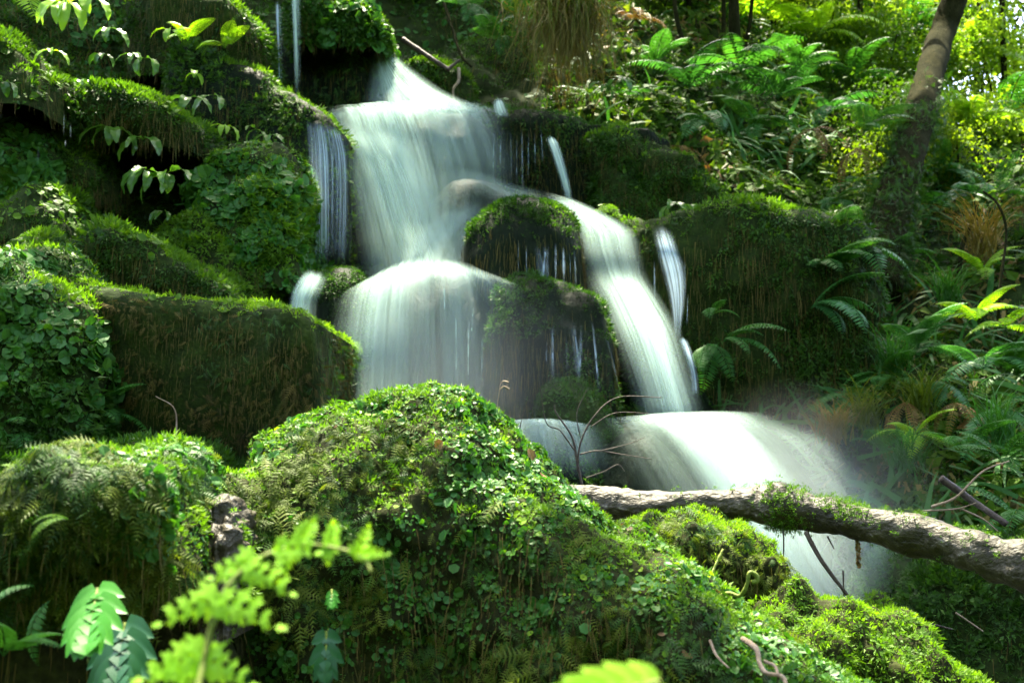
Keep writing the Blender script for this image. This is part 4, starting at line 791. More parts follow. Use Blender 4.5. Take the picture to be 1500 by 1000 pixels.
BLl = [broad_leaf('leaf', 'fernlit', .15, .6), broad_leaf('leaf', 'fernlit', .13, .4)]
for p, size, n, label, pool in [
    ((165, 190, 5.05), .19, 5, 'cluster of hanging pale leaves under the shaggy moss cushion', BL), ((210, 205, 5.05), .17, 3, 'pair of slim leaves right of the cluster under the cushion', BL),
    ((215, 250, 4.95), .2, 5, 'hanging leaves lowest of the broad leaved plants, left bunch', BL), ((245, 255, 4.95), .2, 4, 'hanging leaves lowest of the broad leaved plants, right bunch', BL),
    ((160, 42, 5.5), .17, 3, 'single long leaf dangling below the yellow strap leaves', BL), ((195, 80, 5.5), .16, 3, 'pair of leaves drooping above the shaggy moss cushion', BL), ((212, 86, 5.5), .16, 2, 'pale leaf beside the pair above the cushion', BL),
    ((95, 5, 5.2), .24, 5, 'yellow strap leaves curling down at the top edge', BLl), ((130, 0, 5.3), .2, 4, 'white lit strap leaves next to the yellow ones', BLl), ((75, 75, 4.8), .12, 4, 'small sunlit leaves beside the corner moss mound', BLl),
    ((5, 120, 4.5), .14, 4, 'green leaves at the left edge under the corner mound', BL), ((275, 145, 5.5), .17, 3, 'bluish leaf hanging right of the cushion', BL), ((312, 140, 5.6), .17, 2, 'long narrow leaf beside the bluish leaf', BL),
    ((330, 185, 5.5), .13, 4, 'small lit leaves above the green bulge', BLl), ((375, 190, 5.6), .15, 3, 'grey green leaves drooping from the diagonal ledge', BL), ((395, 200, 5.6), .14, 3, 'slim leaves next to the grey green leaves of the ledge', BL),
    ((120, 120, 5.2), .12, 4, 'leafy tuft left of the cushion', BL), ((150, 80, 5.5), .12, 4, 'leafy tuft in the dark above the cushion', BL), ((285, 108, 5.8), .12, 3, 'single bright leaf on the diagonal bank', BLl), ((250, 45, 5.8), .13, 4, 'bright leaves under the high corner ledge', BLl),
    ((240, 310, 5.0), .12, 3, 'single grey leaf in shade below the lowest bunches', BL), ((310, 320, 5.1), .1, 3, 'tiny leaves in shade below the green bulge', BL), ((885, 125, 7.0), .16, 3, 'white lit leaf pair below the tan tussock', BL), ((905, 115, 7.0), .16, 3, 'second pale leaf pair beside the white lit pair', BL),
    ((985, 300, 6.0), .18, 4, 'narrow leaves standing behind the left end of the sunlit ledge', BL), ((1010, 300, 6.0), .16, 4, 'narrow bright leaves behind the sunlit ledge', BL)]:
    r = empty('broadleaf_plant', at(*p), label, 'plant', 'plants with drooping leaves')
    for k in range(n):
        o = link('leaf', random.choice(pool), r); s = size * random.uniform(.7, 1.15); o.scale = (s, s, s)
        o.rotation_euler = (random.uniform(-.4, .4), random.uniform(-.2, .5), math.radians(-90 + 170 * ((k + .5) / n - .5) + random.uniform(-20, 20)))

# ------------------------------------------------------------------ tan tussock, grasses
r = empty('tussock', at(830, 20, 7.3), 'shaggy tan tussock of sedge hanging beside the upper fall', 'sedge')
for nm, mat, n, ln, sp in (('dry_blades', 'drygrass', 900, .60, .19), ('green_blades', 'feather', 260, .5, .3)):
    O = np.repeat(at(830, 20, 7.3)[None], n, 0) + RNG.normal(0, 1, (n, 3)) * [.13, .08, .10]
    bag = Bag()
    a = RNG.uniform(-PI, 0, n); out = np.stack([np.cos(a), np.sin(a), 0 * a], -1); l = ln * (.5 + .6 * RNG.random(n)); rn = RNG.random(n)
    m = 9; t = np.linspace(0, 1, m)
    reach = sp * (.3 + 1.5 * RNG.random(n)); rise = .12 * RNG.random(n) + (.25 if mat != 'drygrass' else 0) * RNG.random(n)
    C = O[:, None] + out[:, None] * (reach[:, None] * t ** .7)[..., None] + np.array([0, 0, 1.0]) * (rise[:, None] * np.sin(t * PI * .8) - (l[:, None] * t[None] ** 1.6))[..., None]
    C = C + RNG.normal(0, .05, (n, 1, 3)) * (t ** 1.5)[None, :, None] + (RNG.normal(0, .03, (n, 1, 3)) * np.sin(t * 7)[None, :, None])
    W = np.cross(out, [0, 0, 1.0])[:, None] * (.005 * (1 - t * .9))[None, :, None]
    V = np.stack([C - W, C + W], 2).reshape(-1, 3)
    base = (np.arange(n) * 2 * m)[:, None] + (np.arange(m - 1) * 2)[None]
    Q = np.stack([base, base + 1, base + 3, base + 2], -1).reshape(-1, 4)
    bag.add(V, Q, None, np.repeat(rn, m - 1)); bag.build(nm, M[mat], r)
def grass_clump(p, n, ln, label, mat='fern', arch=.5):
    r = empty('grass_clump', at(*p), label, 'grass', 'grass clumps on the right bank'); O = np.repeat(at(*p)[None], n, 0) + RNG.normal(0, .03, (n, 3))
    a = RNG.uniform(0, 2 * PI, n); out = np.stack([np.cos(a), np.sin(a), 0 * a], -1); l = ln * (.5 + .6 * RNG.random(n)); m = 7; t = np.linspace(0, 1, m)
    C = O[:, None] + out[:, None] * (l[:, None] * arch * t ** 1.3)[..., None] + np.array([0, 0, 1.0]) * (l[:, None] * (t - .75 * arch * t ** 2.6))[..., None]
    W = np.cross(out, [0, 0, 1.0])[:, None] * (.0035 * (1 - t * .9))[None, :, None]; V = np.stack([C - W, C + W], 2).reshape(-1, 3)
    base = (np.arange(n) * 2 * m)[:, None] + (np.arange(m - 1) * 2)[None]; Q = np.stack([base, base + 1, base + 3, base + 2], -1).reshape(-1, 4)
    bag = Bag(); bag.add(V, Q, None, np.repeat(RNG.random(n), m - 1)); bag.build('blades', M[mat], r)
for p, n, ln, lb, mt in [((1310, 540, 5.15), 90, .35, 'upright green grass clump in the middle of the right slope', 'fern'), ((1270, 620, 4.9), 90, .3, 'yellowish grass clump right of the spray', 'fernlit'), ((1350, 600, 4.8), 80, .3, 'arching grass under the grey teal fern', 'fernlit'), ((1330, 680, 4.5), 80, .26, 'low grass clump above the fallen branch', 'fern'), ((1260, 500, 5.7), 70, .3, 'grass clump under the teal fern with two long fronds', 'fern'), ((1390, 440, 5.6), 80, .35, 'grass at the foot of the thin saplings', 'fern'), ((1460, 640, 4.2), 70, .3, 'dark grass at the right frame edge', 'fern'), ((1220, 640, 4.75), 90, .25, 'tan grass dipping into the spray', 'drygrass'), ((1440, 370, 6.0), 90, .5, 'tall tan grass behind the pale sapling', 'drygrass')]:
    grass_clump(p, int(n * 1.6), ln * 1.1, lb, 'feather' if mt == 'fernlit' else mt, .75)

# ------------------------------------------------------------------ trees, saplings, shrubs
def clumps(bag, C, R_, ncl, nleaf, size, tp=LEAF, flat=.5, cr=.22):
    th = RNG.normal(0, 1, (ncl, 3)); th = nrm(th) * RNG.random((ncl, 1)) ** .4
    cc = C + th * R_
    P = np.repeat(cc, nleaf, 0) + RNG.normal(0, 1, (ncl * nleaf, 3)) * np.array([1, 1, flat]) * cr * np.mean(R_)
    n = len(P); Y = nrm(RNG.normal(0, 1, (n, 3)) + DOWN * .5); Zh = RNG.normal(0, .6, (n, 3)) + [0, 0, 1]
    bag.put(tp, P, Y, Zh, size * (.5 + RNG.random(n)), np.clip(np.repeat(RNG.random(ncl), nleaf) * .6 + RNG.random(n) * .4, 0, 1))
    return cc
def shrub(p, R_, ncl, nleaf, size, label, mat, name='shrub', foot=1.2, group='leafy shrubs above the bank'):
    R_ = tuple(1.2 * q for q in R_); C = at(*p); r = empty(name, C - [0, 0, R_[2] + foot * .5], label, 'shrub', group)
    R_ = tuple(q * random.uniform(.85, 1.15) for q in R_); bag = Bag(); cc = clumps(bag, C, np.array(R_), ncl, int(nleaf * 1.6), size * .68, cr=.22); bag.build('foliage', M[mat], r)
    sb = Bag(); base = C - np.array([0, 0, R_[2] + foot * .5])
    for c in cc[::max(1, ncl // 14)]: tube(sb, [base + RNG.normal(0, .05, 3), base * .5 + c * .5 + RNG.normal(0, .12, 3), c], [.02, .005], 12, 5)
    sb.build('stems', M['bark'], r, True)
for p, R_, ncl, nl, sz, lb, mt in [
    ((960, 10, 9.6), (.8, .5, .5), 40, 110, .07, 'leafy shrub behind the tan tussock', 'bushmid'), ((1040, 20, 10.2), (.8, .6, .6), 45, 110, .07, 'shrub around the thin dark saplings', 'bushlit'), ((1150, 30, 10.0), (.9, .6, .6), 55, 120, .065, 'bright shrub right of the thin dark saplings', 'bushlit'),
    ((1230, 70, 9.6), (.7, .5, .5), 50, 120, .06, 'yellow green shrub left of the leaning trunk', 'bushmid'), ((1280, 10, 10.6), (1.0, .6, .6), 55, 120, .07, 'sunlit shrub high behind the leaning trunk', 'bushlit'), ((1290, 130, 9.0), (.6, .4, .45), 45, 120, .055, 'shrub at the foot of the leaning trunk', 'bushmid'),
    ((1455, 130, 9.4), (.7, .5, .5), 50, 120, .06, 'sunlit shrub right of the leaning trunk', 'bushlit'), ((1480, 30, 10.5), (.8, .6, .7), 50, 120, .07, 'darker tall shrub in the top right corner', 'bushdark'), ((1400, 215, 8.2), (.55, .35, .3), 35, 110, .05, 'low shrub on the sunlit strip of bank', 'bushlit'),
    ((1480, 235, 7.8), (.5, .3, .3), 35, 110, .05, 'low yellow shrub at the right end of the sunlit strip', 'bushlit'), ((1190, 130, 8.6), (.5, .35, .35), 35, 110, .05, 'small shrub behind the glinting fern', 'bushmid'), ((870, -10, 9.2), (.7, .4, .4), 35, 110, .06, 'dark shrub above the tan tussock', 'bushdark'),
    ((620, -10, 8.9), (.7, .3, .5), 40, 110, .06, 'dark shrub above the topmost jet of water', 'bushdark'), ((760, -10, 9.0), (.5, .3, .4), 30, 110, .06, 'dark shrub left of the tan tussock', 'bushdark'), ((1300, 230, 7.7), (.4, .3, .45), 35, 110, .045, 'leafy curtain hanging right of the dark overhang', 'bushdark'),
    ((1340, 260, 7.4), (.4, .3, .35), 35, 110, .045, 'yellow green curtain of leaves under the leaning trunk', 'bush'), ((1230, -30, 12.5), (1.4, .6, .8), 60, 120, .09, 'far sunlit thicket behind the saplings', 'bushlit'), ((1020, -30, 12.5), (1.4, .6, .8), 55, 120, .09, 'far thicket behind the tan tussock', 'bushlit')]:
    shrub(p, R_, ncl, nl, sz, lb, mt)

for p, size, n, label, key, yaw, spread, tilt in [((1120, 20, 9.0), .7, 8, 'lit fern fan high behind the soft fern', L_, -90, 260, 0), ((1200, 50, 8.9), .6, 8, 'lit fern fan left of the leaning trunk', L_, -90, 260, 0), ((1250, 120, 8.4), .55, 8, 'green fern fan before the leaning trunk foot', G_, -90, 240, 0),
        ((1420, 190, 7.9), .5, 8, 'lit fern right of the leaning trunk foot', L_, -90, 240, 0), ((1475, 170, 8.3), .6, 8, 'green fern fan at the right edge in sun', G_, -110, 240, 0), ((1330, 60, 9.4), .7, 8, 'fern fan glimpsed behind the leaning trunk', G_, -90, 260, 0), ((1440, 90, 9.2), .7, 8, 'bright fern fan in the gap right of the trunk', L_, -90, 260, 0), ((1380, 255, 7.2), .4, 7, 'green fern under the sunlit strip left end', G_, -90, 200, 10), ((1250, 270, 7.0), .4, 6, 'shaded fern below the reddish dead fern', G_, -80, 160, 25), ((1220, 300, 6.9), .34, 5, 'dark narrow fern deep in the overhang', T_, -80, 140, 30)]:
    fern(p, size, n, label, key, yaw, spread, tilt)
def trunk(name, label, L_, rad, mat='bark', group=None, cat='tree'):
    t = empty(name, at(*L_[0]), label, cat, group); b = Bag(); tube(b, pts(L_), rad, 90, 20, max(rad) * .18, 7); b.build('trunk', M[mat], t, True); return t
def crown(t, C, R_, ncl, nl, sz, mat='bush'):
    bag = Bag(); cc = clumps(bag, np.array(C, float), np.array(R_, float), ncl, nl, sz, cr=.10, flat=.6); return bag, cc
for L2, rad, lb in [([(1078, 95, 8.6), (1076, 40, 8.6), (1075, -30, 8.6), (1080, -200, 8.7)], [.05, .035], 'dark sapling, thickest of the three behind the soft fern'), ([(1060, 90, 8.8), (1060, 30, 8.8), (1061, -120, 8.8)], [.022, .016], 'slim sapling left of the thickest one behind the soft fern'), ([(1088, 80, 8.7), (1100, 20, 8.7), (1110, -120, 8.7)], [.02, .014], 'slim sapling leaning right beside the thickest one'),
                     ([(1462, 470, 5.2), (1466, 410, 5.2), (1474, 340, 5.3), (1462, 300, 5.3), (1440, 280, 5.3)], [.008, .005], 'pale bent sapling stem on the right bank'), ([(1405, 400, 6.0), (1410, 360, 6.0), (1422, 330, 6.0), (1432, 300, 6.0)], [.013, .008], 'thin sapling left of the pale bent one'), ([(1350, 175, 7.6), (1349, 140, 7.6), (1345, 108, 7.6)], [.016, .01], 'thin grey stem before the leaning trunk'),
                     ([(1000, 60, 8.4), (990, 20, 8.4), (985, -40, 8.4)], [.02, .015], 'thin brown stem right of the tan tussock')]:
    trunk('sapling', lb, L2, rad, group='thin saplings on the bank')

# ------------------------------------------------------------------ sun, sky and the trees whose crowns are shaped to shade the ravine
EL, AZ = math.radians(69), math.radians(-8)            # azimuth measured from +y towards +x: the sun stands behind the fall
SUN = np.array([math.sin(AZ) * math.cos(EL), math.cos(AZ) * math.cos(EL), math.sin(EL)])
LIT = [  # (px, py, depth, radius): places to be sunlit; crown leaves above them are cut away
    (400, 690, 2.1, .22), (450, 640, 2.2, .22), (470, 700, 1.95, .2), (560, 630, 2.1, .2), (560, 600, 2.3, .16), (640, 590, 2.3, .16), (480, 700, 2.1, .14), (760, 660, 2.3, .08), (900, 765, 2.2, .10), (980, 825, 2.2, .12), (1050, 885, 2.1, .14), (1150, 945, 2.05, .12), (230, 680, 1.7, .13), (300, 700, 1.7, .09), (325, 790, 1.85, .10), (60, 710, 1.75, .07),
    (930, 735, 2.97, .1), (1040, 735, 2.9, .12), (1140, 730, 2.8, .12), (1250, 760, 2.7, .12), (1350, 785, 2.6, .12), (1480, 815, 2.46, .12), (1050, 780, 2.7, .16), (1110, 800, 2.7, .14), (1230, 900, 2.45, .16), (1300, 920, 2.4, .12), (1180, 890, 2.5, .1),
    (1050, 640, 4.4, .28), (1100, 700, 4.2, .25), (1130, 800, 4.1, .2), (960, 500, 5.1, .16), (890, 360, 5.7, .16), (640, 400, 5.1, .25), (560, 430, 4.9, .2), (540, 540, 4.7, .22), (560, 250, 6.1, .25), (600, 180, 6.4, .3), (575, 130, 6.8, .25),
    (350, 800, .78, .06), (430, 820, .78, .07), (300, 900, .76, .07), (280, 960, .75, .07), (500, 810, .8, .05), (135, 945, 1.27, .02), (860, 975, .6, .08),
    (40, 385, 4.0, .16), (130, 425, 4.05, .14), (250, 450, 4.15, .1), (380, 460, 4.1, .08), (480, 475, 4.05, .06), (1130, 325, 5.75, .16), (1060, 325, 5.8, .07), (20, 85, 4.9, .22), (25, 20, 4.6, .2), (170, 10, 5.4, .2), (90, 290, 4.9, .1), (380, 120, 6.0, .12), (450, 155, 5.95, .1), (330, 20, 6.1, .14), (220, 150, 5.4, .08), (290, 70, 5.9, .08),
    (1430, 230, 7.6, .35), (1480, 270, 7.3, .25), (1380, 200, 8.0, .3), (940, 100, 7.5, .12), (200, 365, 4.7, .06), (60, 350, 4.5, .06), (530, 35, 7.0, .08), (1440, 470, 5.1, .1), (1430, 540, 4.6, .06)]
LT = np.array([list(at(*l[:3])) + [l[3]] for l in LIT])
def gapfilter(P):  # shapes the crowns: drops leaves wherever sun should come through
    keep = np.ones(len(P), bool)
    for x in LT:
        w = P - x[:3]; t = w @ SUN; d = np.linalg.norm(w - t[:, None] * SUN, axis=1)
        keep &= ~((d < x[3] + .11) & (t > .5))
    q = P - (P @ SUN)[:, None] * SUN                    # random gaps cut along the sun's direction for dappled light
    g = fbm(q * 2.6, 3)
    keep &= g < .34
    X_, Y_, F_ = project(P); keep &= ~((F_ > 0) & (X_ > -80) & (X_ < 1580) & (Y_ > -40) & (Y_ < 1040))
    # leaves removed so the sun lights the slope behind the bank
    s = P - SUN * ((P[:, 2:3] - 4.5) / SUN[2]); keep &= ~((s[:, 1] > 7.4) & (s[:, 0] > .1))
    return keep
LT_ = []
def shade_tree(label, foot, L_, C, R_, n, sz=.13, rad=(.16, .07), mat='bushdark'):  # crown mostly out of view, thinned to steer sun and shade
    t = empty('tree', foot, label, 'tree', 'trees over the ravine'); b = Bag(); tube(b, L_, list(rad), 90, 20, rad[0] * .2, 6)
    tk = b.build('trunk', M['bark'], t, True)
    LT_.append((t, tk))
    b = Bag()
    C = np.array(C, float); R_ = np.array(R_, float); top = np.array(L_[-1])
    th = nrm(RNG.normal(0, 1, (n, 3))) * RNG.random((n, 1)) ** .45; P = C + th * R_
    P = P[gapfilter(P)]; m = len(P)
    b.put(LEAF, P, nrm(RNG.normal(0, 1, (m, 3)) + DOWN * .3), RNG.normal(0, .5, (m, 3)) + [0, 0, 1], sz * (.6 + .8 * RNG.random(m)), RNG.random(m))
    b.build('crown', M[mat], t)
    b = Bag()
    for k in range(14):
        e = C + nrm(RNG.normal(0, 1, 3)) * R_ * .75; mid = (top + e) / 2 + RNG.normal(0, .3, 3)
        tube(b, [top, mid, e], [rad[1] * .6, .012], 24, 6)
    b.build('limbs', M['bark'], tk, True)
p0 = at(1335, 215, 7.9)
shade_tree('old tree with dark leaning trunk at the top right', p0, pts([(1290, 430, 6.05), (1298, 350, 6.3), (1311, 290, 6.5), (1329, 225, 6.75), (1345, 175, 7.05), (1362, 110, 7.5), (1380, 50, 8.05), (1402, -10, 8.1), (1450, -160, 8.2), (1480, -330, 8.0)]), (2.2, 7.2, 7.6), (3.2, 2.6, .9), 15000, rad=(.12, .085))
me_ = LT_[0][1].data; vv = np.zeros(len(me_.vertices) * 3, np.float32); me_.vertices.foreach_get('co', vv); vv = vv.reshape(-1, 3) + np.array(LT_[0][0].location)
vx, vy, _f = project(vv); ok = (vy > 120) & (RNG.random(len(vv)) < .9); b = Bag()
for _k in range(6):
    P = vv[ok] + RNG.normal(0, .035, (ok.sum(), 3)); keep_ = fbm(P * 3 + 4, 2) > -.15 - .25 * sstep(100, 300, vy[ok]); P = P[keep_]; b.put(SPRIG, P, nrm(RNG.normal(0, 1, P.shape) + DOWN), RNG.normal(0, 1, P.shape) + [0, -1, 0], .05 * (.5 + RNG.random(len(P))), RNG.random(len(P)))
b.build('moss_coat', M['mossdark'], LT_[0][1])
shade_tree('tall tree standing left of the ravine outside the view', (-5.5, 6.5, 2.4), [(-5.5, 6.5, 2.2), (-5.2, 6.4, 4.5), (-4.2, 6.3, 7.3)], (-2.6, 6.8, 7.8), (3.6, 3.4, .9), 22000)
shade_tree('tall tree right of the viewer outside the view', (5.2, 2.2, .4), [(5.2, 2.2, .2), (5.0, 2.4, 3.5), (3.9, 3.0, 6.8)], (1.6, 3.6, 7.4), (3.6, 3.0, .9), 22000)
shade_tree('tall tree on the high bank behind the head of the fall, outside the view', (-3.2, 11.5, 4.5), [(-3.2, 11.5, 4.0), (-3.0, 11.2, 6.5), (-2.2, 10.6, 9.0)], (-.8, 9.6, 9.6), (3.8, 2.2, .9), 16000)

# unseen trees added behind the viewer to bounce green light into the ravine
for k, (x, y, lb) in enumerate([(-6.5, -4.5, 'leafy tree left behind the viewer'), (.5, -7.5, 'leafy tree straight behind the viewer'), (7.0, -4.5, 'leafy tree right behind the viewer')]):
    t = empty('tree', (x, y, 0), lb + ' outside the view, added to bounce green light', 'tree', 'trees added behind the viewer'); b = Bag(); tube(b, [(x, y, -.1), (x + .2, y, 3), (x, y, 6.5)], [.2, .1], 40, 14, .04, 5); b.build('trunk', M['bark'], t, True)
    b = Bag(); n = 7000; P = np.array([x, y, 4.6]) + nrm(RNG.normal(0, 1, (n, 3))) * RNG.random((n, 1)) ** .3 * [3.9, 2.2, 4.6]; P = P[P[:, 2] > .1]; m = len(P)
    b.put(LEAF, P, nrm(RNG.normal(0, 1, (m, 3)) + DOWN * .3), RNG.normal(0, .6, (m, 3)) + [0, .6, 1], .34 * (.6 + .8 * RNG.random(m)), RNG.random(m)); b.build('crown', M['bushlit'], t)
# slim leafy saplings in the sunny gap
for k, (px_, py_, Y_, lean, lb) in enumerate([(1015, 60, 9.2, -.1, 'slim leafy sapling in the sun right of the tan tussock'), (1130, 70, 9.6, .1, 'slim leafy sapling right of the three dark saplings'), (1185, 60, 9.8, -.05, 'slim leafy sapling midway to the leaning trunk'), (1255, 90, 9.3, .12, 'slim leafy sapling just left of the leaning trunk'), (1425, 110, 9.6, .2, 'slim leafy sapling just right of the leaning trunk'), (1470, 140, 9.0, .05, 'slim leafy sapling near the right edge')]):
    A = at(px_, py_, Y_); t = empty('sapling', A, lb, 'tree', 'slim leafy saplings'); LS_ = [A - [0, 0, .5], A + [lean * .5, 0, .8], A + [lean, 0, 1.8], A + [lean * 1.6, 0, 2.8]]
    b = Bag(); tube(b, LS_, [.028, .012], 30, 8); b.build('trunk', M['bark'], t, True); b = Bag(); C0 = catmull(LS_, 14)[3:]
    for c in C0: clumps(b, c, np.array([.42, .3, .2]), 4, 60, .05, cr=.3)
    b.build('crown', M['bushlit' if k % 2 else 'bushmid'], t)

# ------------------------------------------------------------------ plants close to the viewer
def lobed_frond(name, label, runs, mat, cat='fern', stem_r=.0026, lobes=()):
    r = empty(name, at(*runs[0][0]), label, cat)
    for k, L2 in enumerate(runs):
        b = Bag(); tube(b, pts(L2), [stem_r * (1 if k == 0 else .7), stem_r * .4], 40, 7); st_ = b.build('stem', M['stem'], r, True)
    for (x, y, Y, ang, ln, wd) in lobes:                # a leaflet cut into rounded lobes
        a = math.radians(ang); R0 = at(x, y, Y); ax = np.array([math.cos(a), 0, -math.sin(a)]) * ln + np.array([0, random.uniform(-.35, .15) * ln, 0]); wd = wd * .85; ln = ln * 1.1
        side = nrm(np.cross(ax, [0, -1, .25])); m = 5
        b = Bag()
        for q in range(m):
            f = q / (m - 1); c = R0 + ax * f + DOWN * (.22 * ln * f * f)
            for s in ((-1, 1) if q < m - 1 else (0,)):
                dirn = side * s * (1 if s else 0) + nrm(ax) * (.75 if s else 1.0); sz = wd * (1.0 - .55 * f) * (.8 + .4 * random.random())
                n_ = 20; th = np.linspace(0, 2 * PI, n_, endpoint=False); d_ = nrm(dirn); e_ = nrm(np.cross(d_, [0, -.72, .7]))
                cen = c + d_ * sz * .5; rr = 1 + .30 * np.cos(th * 5 + q)
                ring = cen + (np.cos(th) * rr)[:, None] * d_ * sz * .62 + (np.sin(th) * rr)[:, None] * e_ * sz * .40 + np.array([0, 1.0, -.3]) * (sz * .10 * np.cos(th) ** 2)[:, None]
                VV = np.vstack([ring, cen[None]]); jj = np.arange(n_)
                b.add(VV, None, np.stack([np.full(n_, n_), jj, (jj + 1) % n_], -1), np.full(n_, random.random()))
        b.build('leaflet', M[mat], st_, True)
    return r
F0 = .80
lobed_frond('young_fern', 'blurred bright yellow green fern frond close to the lens', [[(285, 1030, F0 - .02), (300, 960, F0), (318, 890, F0 + .01), (345, 845, F0 + .02), (385, 815, F0 + .03), (430, 800, F0 + .04), (480, 800, F0 + .04), (530, 815, F0 + .03), (545, 840, F0 + .02)]], 'youngfern', lobes=[
    (318, 878, F0, 170, .040, .016), (322, 880, F0, 8, .044, .016), (345, 842, F0 + .02, 165, .006, .008), (372, 822, F0 + .03, 172, .03, .013), (362, 830, F0 + .02, 15, .036, .014), (405, 806, F0 + .03, 350, .03, .013), (425, 800, F0 + .04, 110, .02, .011), (440, 800, F0 + .04, 290, .026, .012), (478, 800, F0 + .04, 80, .008, .009), (485, 802, F0 + .04, 275, .024, .010), (525, 815, F0 + .03, 285, .03, .010), (528, 812, F0 + .03, 345, .02, .009), (300, 958, F0, 172, .042, .018), (300, 965, F0, 12, .036, .016), (290, 985, F0, 195, .03, .016)])
# glossy lobed leaf
def lobed_leaf(name, label, tip, base, Y0, Y1, wid, mat, n=5, cat='leaf'):
    A, B = at(*base, Y0), at(*tip, Y1); ax = B - A; L0 = np.linalg.norm(ax); axn = ax / L0; side = nrm(np.cross(axn, [0, -1, .5])); upn = np.cross(side, axn)
    if upn[1] > 0: upn = -upn
    r = empty(name, A, label, cat); b = Bag()
    for q in range(n + 1):
        f = q / (n + .6); c = A + ax * f * .82; w = wid * math.sin(PI * min(1, .25 + f * .72)) ** .9
        for s in (-1, 1):
            d_ = nrm(side * s * (1.0 - .75 * f) + axn * (.45 + .9 * f)); ln = w * (1.15 + .2 * f); m = 10; t = np.linspace(0, 1, m)
            P = c + d_ * (ln * t)[:, None] - upn * (.2 * ln * t ** 2)[:, None]; hw = .36 * wid * np.minimum(1, (1 - t) * 1.7) ** .85 + .0003; e_ = nrm(np.cross(d_, upn))
            u = np.linspace(-1, 1, 5); G = P[:, None] + e_ * (hw[:, None] * u[None])[..., None] + upn * (.22 * hw[:, None] * np.abs(u)[None])[..., None]
            b.add(G.reshape(-1, 3), gridquads(m, 5), None, np.full((m - 1) * 4, .3 + .4 * random.random()))
    b.build('blade', M[mat], r, True)
    b = Bag(); tube(b, [A - axn * .006, A, A + ax * .5 - upn * .002, A + ax * .9 - upn * .01], [.0022, .0018, .0014, .0006], 24, 6); b.build('midrib', M['stem'], r, True)
lobed_leaf('lobed_leaf', 'glossy bright green lobed leaf hanging in the dark hollow', (122, 972), (142, 866), 1.36, 1.25, .043, 'leafglossy')
lobed_leaf('lobed_leaf', 'dark blue green lobed leaf behind the glossy bright one', (165, 1040), (182, 918), 1.46, 1.38, .05, 'leafblue')
lobed_leaf('lobed_leaf', 'blue green drooping leaf against the foot of the boulder', (476, 1010), (478, 930), 1.55, 1.52, .028, 'leafblue', 3)
lobed_leaf('lobed_leaf', 'small bright leaf tip on the dark boulder front', (487, 893), (486, 868), 1.72, 1.70, .014, 'leafglossy', 3)
lobed_leaf('lobed_leaf', 'large blurred bright leaf at the bottom edge close to the lens', (760, 1045), (955, 1000), .66, .60, .022, 'youngfern', 6)
for p, size, n, label, key, yaw, spread, tilt, var in [((50, 858, 1.45), .085, 1, 'short serrated fern frond left of the glossy lobed leaf', G_, 200, 10, 30, 0), ((72, 880, 1.5), .13, 1, 'narrow dark fern frond hanging beside the glossy lobed leaf', G_, 250, 10, 70, 0), ((100, 760, 1.4), .07, 2, 'small light fern frond on the shaggy foreground rock', L_, 215, 60, 25, 0), ((5, 960, 1.4), .1, 4, 'fuzzy fern in the bottom left corner', G_, -60, 150, 10, 2)]:
    fern(p, size, n, label, key, yaw, spread, tilt, var, 'small ferns close to the viewer')

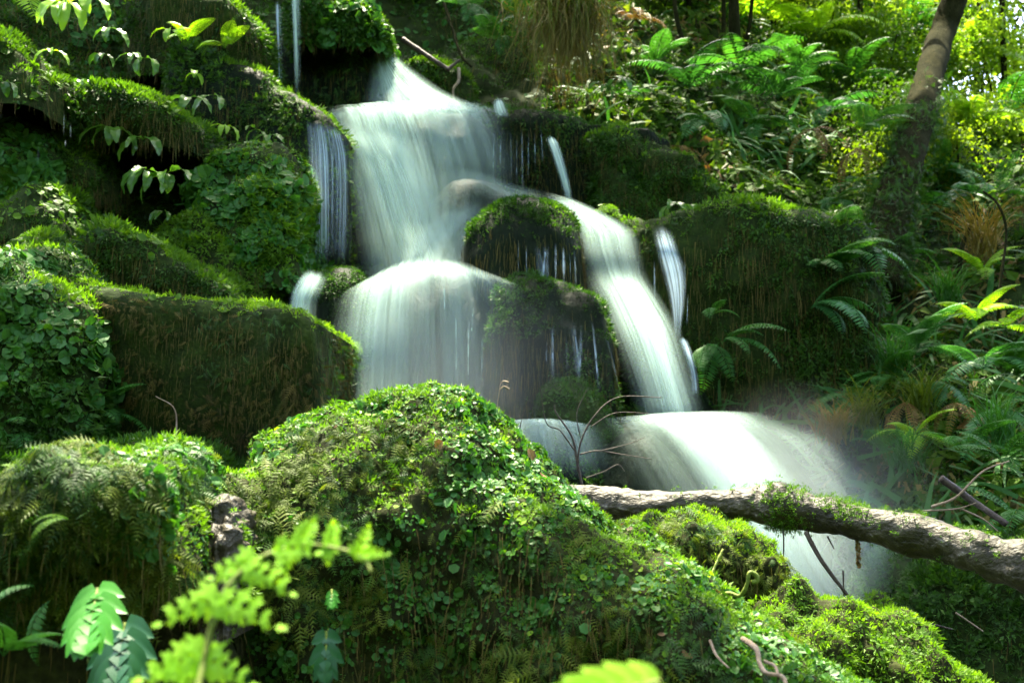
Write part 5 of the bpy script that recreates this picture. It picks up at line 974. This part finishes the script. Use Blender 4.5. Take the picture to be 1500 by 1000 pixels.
# ------------------------------------------------------------------ spray
def mist(name, label, C, R_, dens):
    me = bpy.data.meshes.new(name); import bmesh; bm = bmesh.new(); bmesh.ops.create_icosphere(bm, subdivisions=3, radius=1); bm.to_mesh(me); bm.free()
    o = link(name, me, None, C); o.scale = R_; tag(o, label, 'mist', kind='stuff')
    m, nt, out = new_mat('spray'); Lk = nt.links.new
    tc = N(nt, 'ShaderNodeTexCoord'); ln = N(nt, 'ShaderNodeVectorMath', operation='LENGTH'); Lk(tc.outputs['Object'], ln.inputs[0])
    mr = N(nt, 'ShaderNodeMapRange', interpolation_type='SMOOTHSTEP'); Lk(ln.outputs['Value'], mr.inputs['Value']); mr.inputs['From Min'].default_value = 1.0; mr.inputs['From Max'].default_value = .1; mr.inputs['To Min'].default_value = 0; mr.inputs['To Max'].default_value = dens
    vo = N(nt, 'ShaderNodeVolumePrincipled'); vo.inputs['Color'].default_value = (.92, .95, 1, 1); vo.inputs['Anisotropy'].default_value = .2; Lk(mr.outputs[0], vo.inputs['Density']); Lk(vo.outputs[0], out.inputs['Volume'])
    me.materials.append(m)
mist('spray_mist', 'pale spray drifting right of the lowest fall', at(1190, 770, 4.1), (.62, .45, .62), .25)
mist('spray_mist', 'soft spray in front of the lower water dome', at(690, 560, 4.7), (.75, .35, .6), .2)

# ------------------------------------------------------------------ light
w = bpy.data.worlds.new('World'); SC.world = w; w.use_nodes = True; nt = w.node_tree
sky = nt.nodes.new('ShaderNodeTexSky'); sky.sky_type = 'NISHITA'; sky.sun_disc = False; sky.sun_elevation = EL; sky.sun_rotation = AZ; sky.air_density = .7; sky.dust_density = 4; sky.ozone_density = 0
bgn = nt.nodes['Background']; bgn.inputs['Strength'].default_value = .15; nt.links.new(sky.outputs[0], bgn.inputs['Color'])
sl = bpy.data.lights.new('sun', 'SUN'); sl.energy = 3.6; sl.angle = math.radians(.53); sl.color = (1, .92, .72); so = bpy.data.objects.new('sun', sl); COL.objects.link(so)
so.rotation_euler = Vector([float(-c) for c in SUN]).to_track_quat('-Z', 'Y').to_euler(); so.location = (3, 6, 14)
SC.view_settings.view_transform = 'Standard'; SC.view_settings.look = 'None'; SC.view_settings.exposure = 3.35; SC.view_settings.gamma = 1
SC.render.engine = 'CYCLES'; cy = SC.cycles
cy.max_bounces = 6; cy.diffuse_bounces = 3; cy.glossy_bounces = 2; cy.transmission_bounces = 4; cy.transparent_max_bounces = 24; cy.volume_bounces = 1
cy.use_denoising = True; cy.sample_clamp_indirect = 6; cy.caustics_reflective = False; cy.caustics_refractive = False
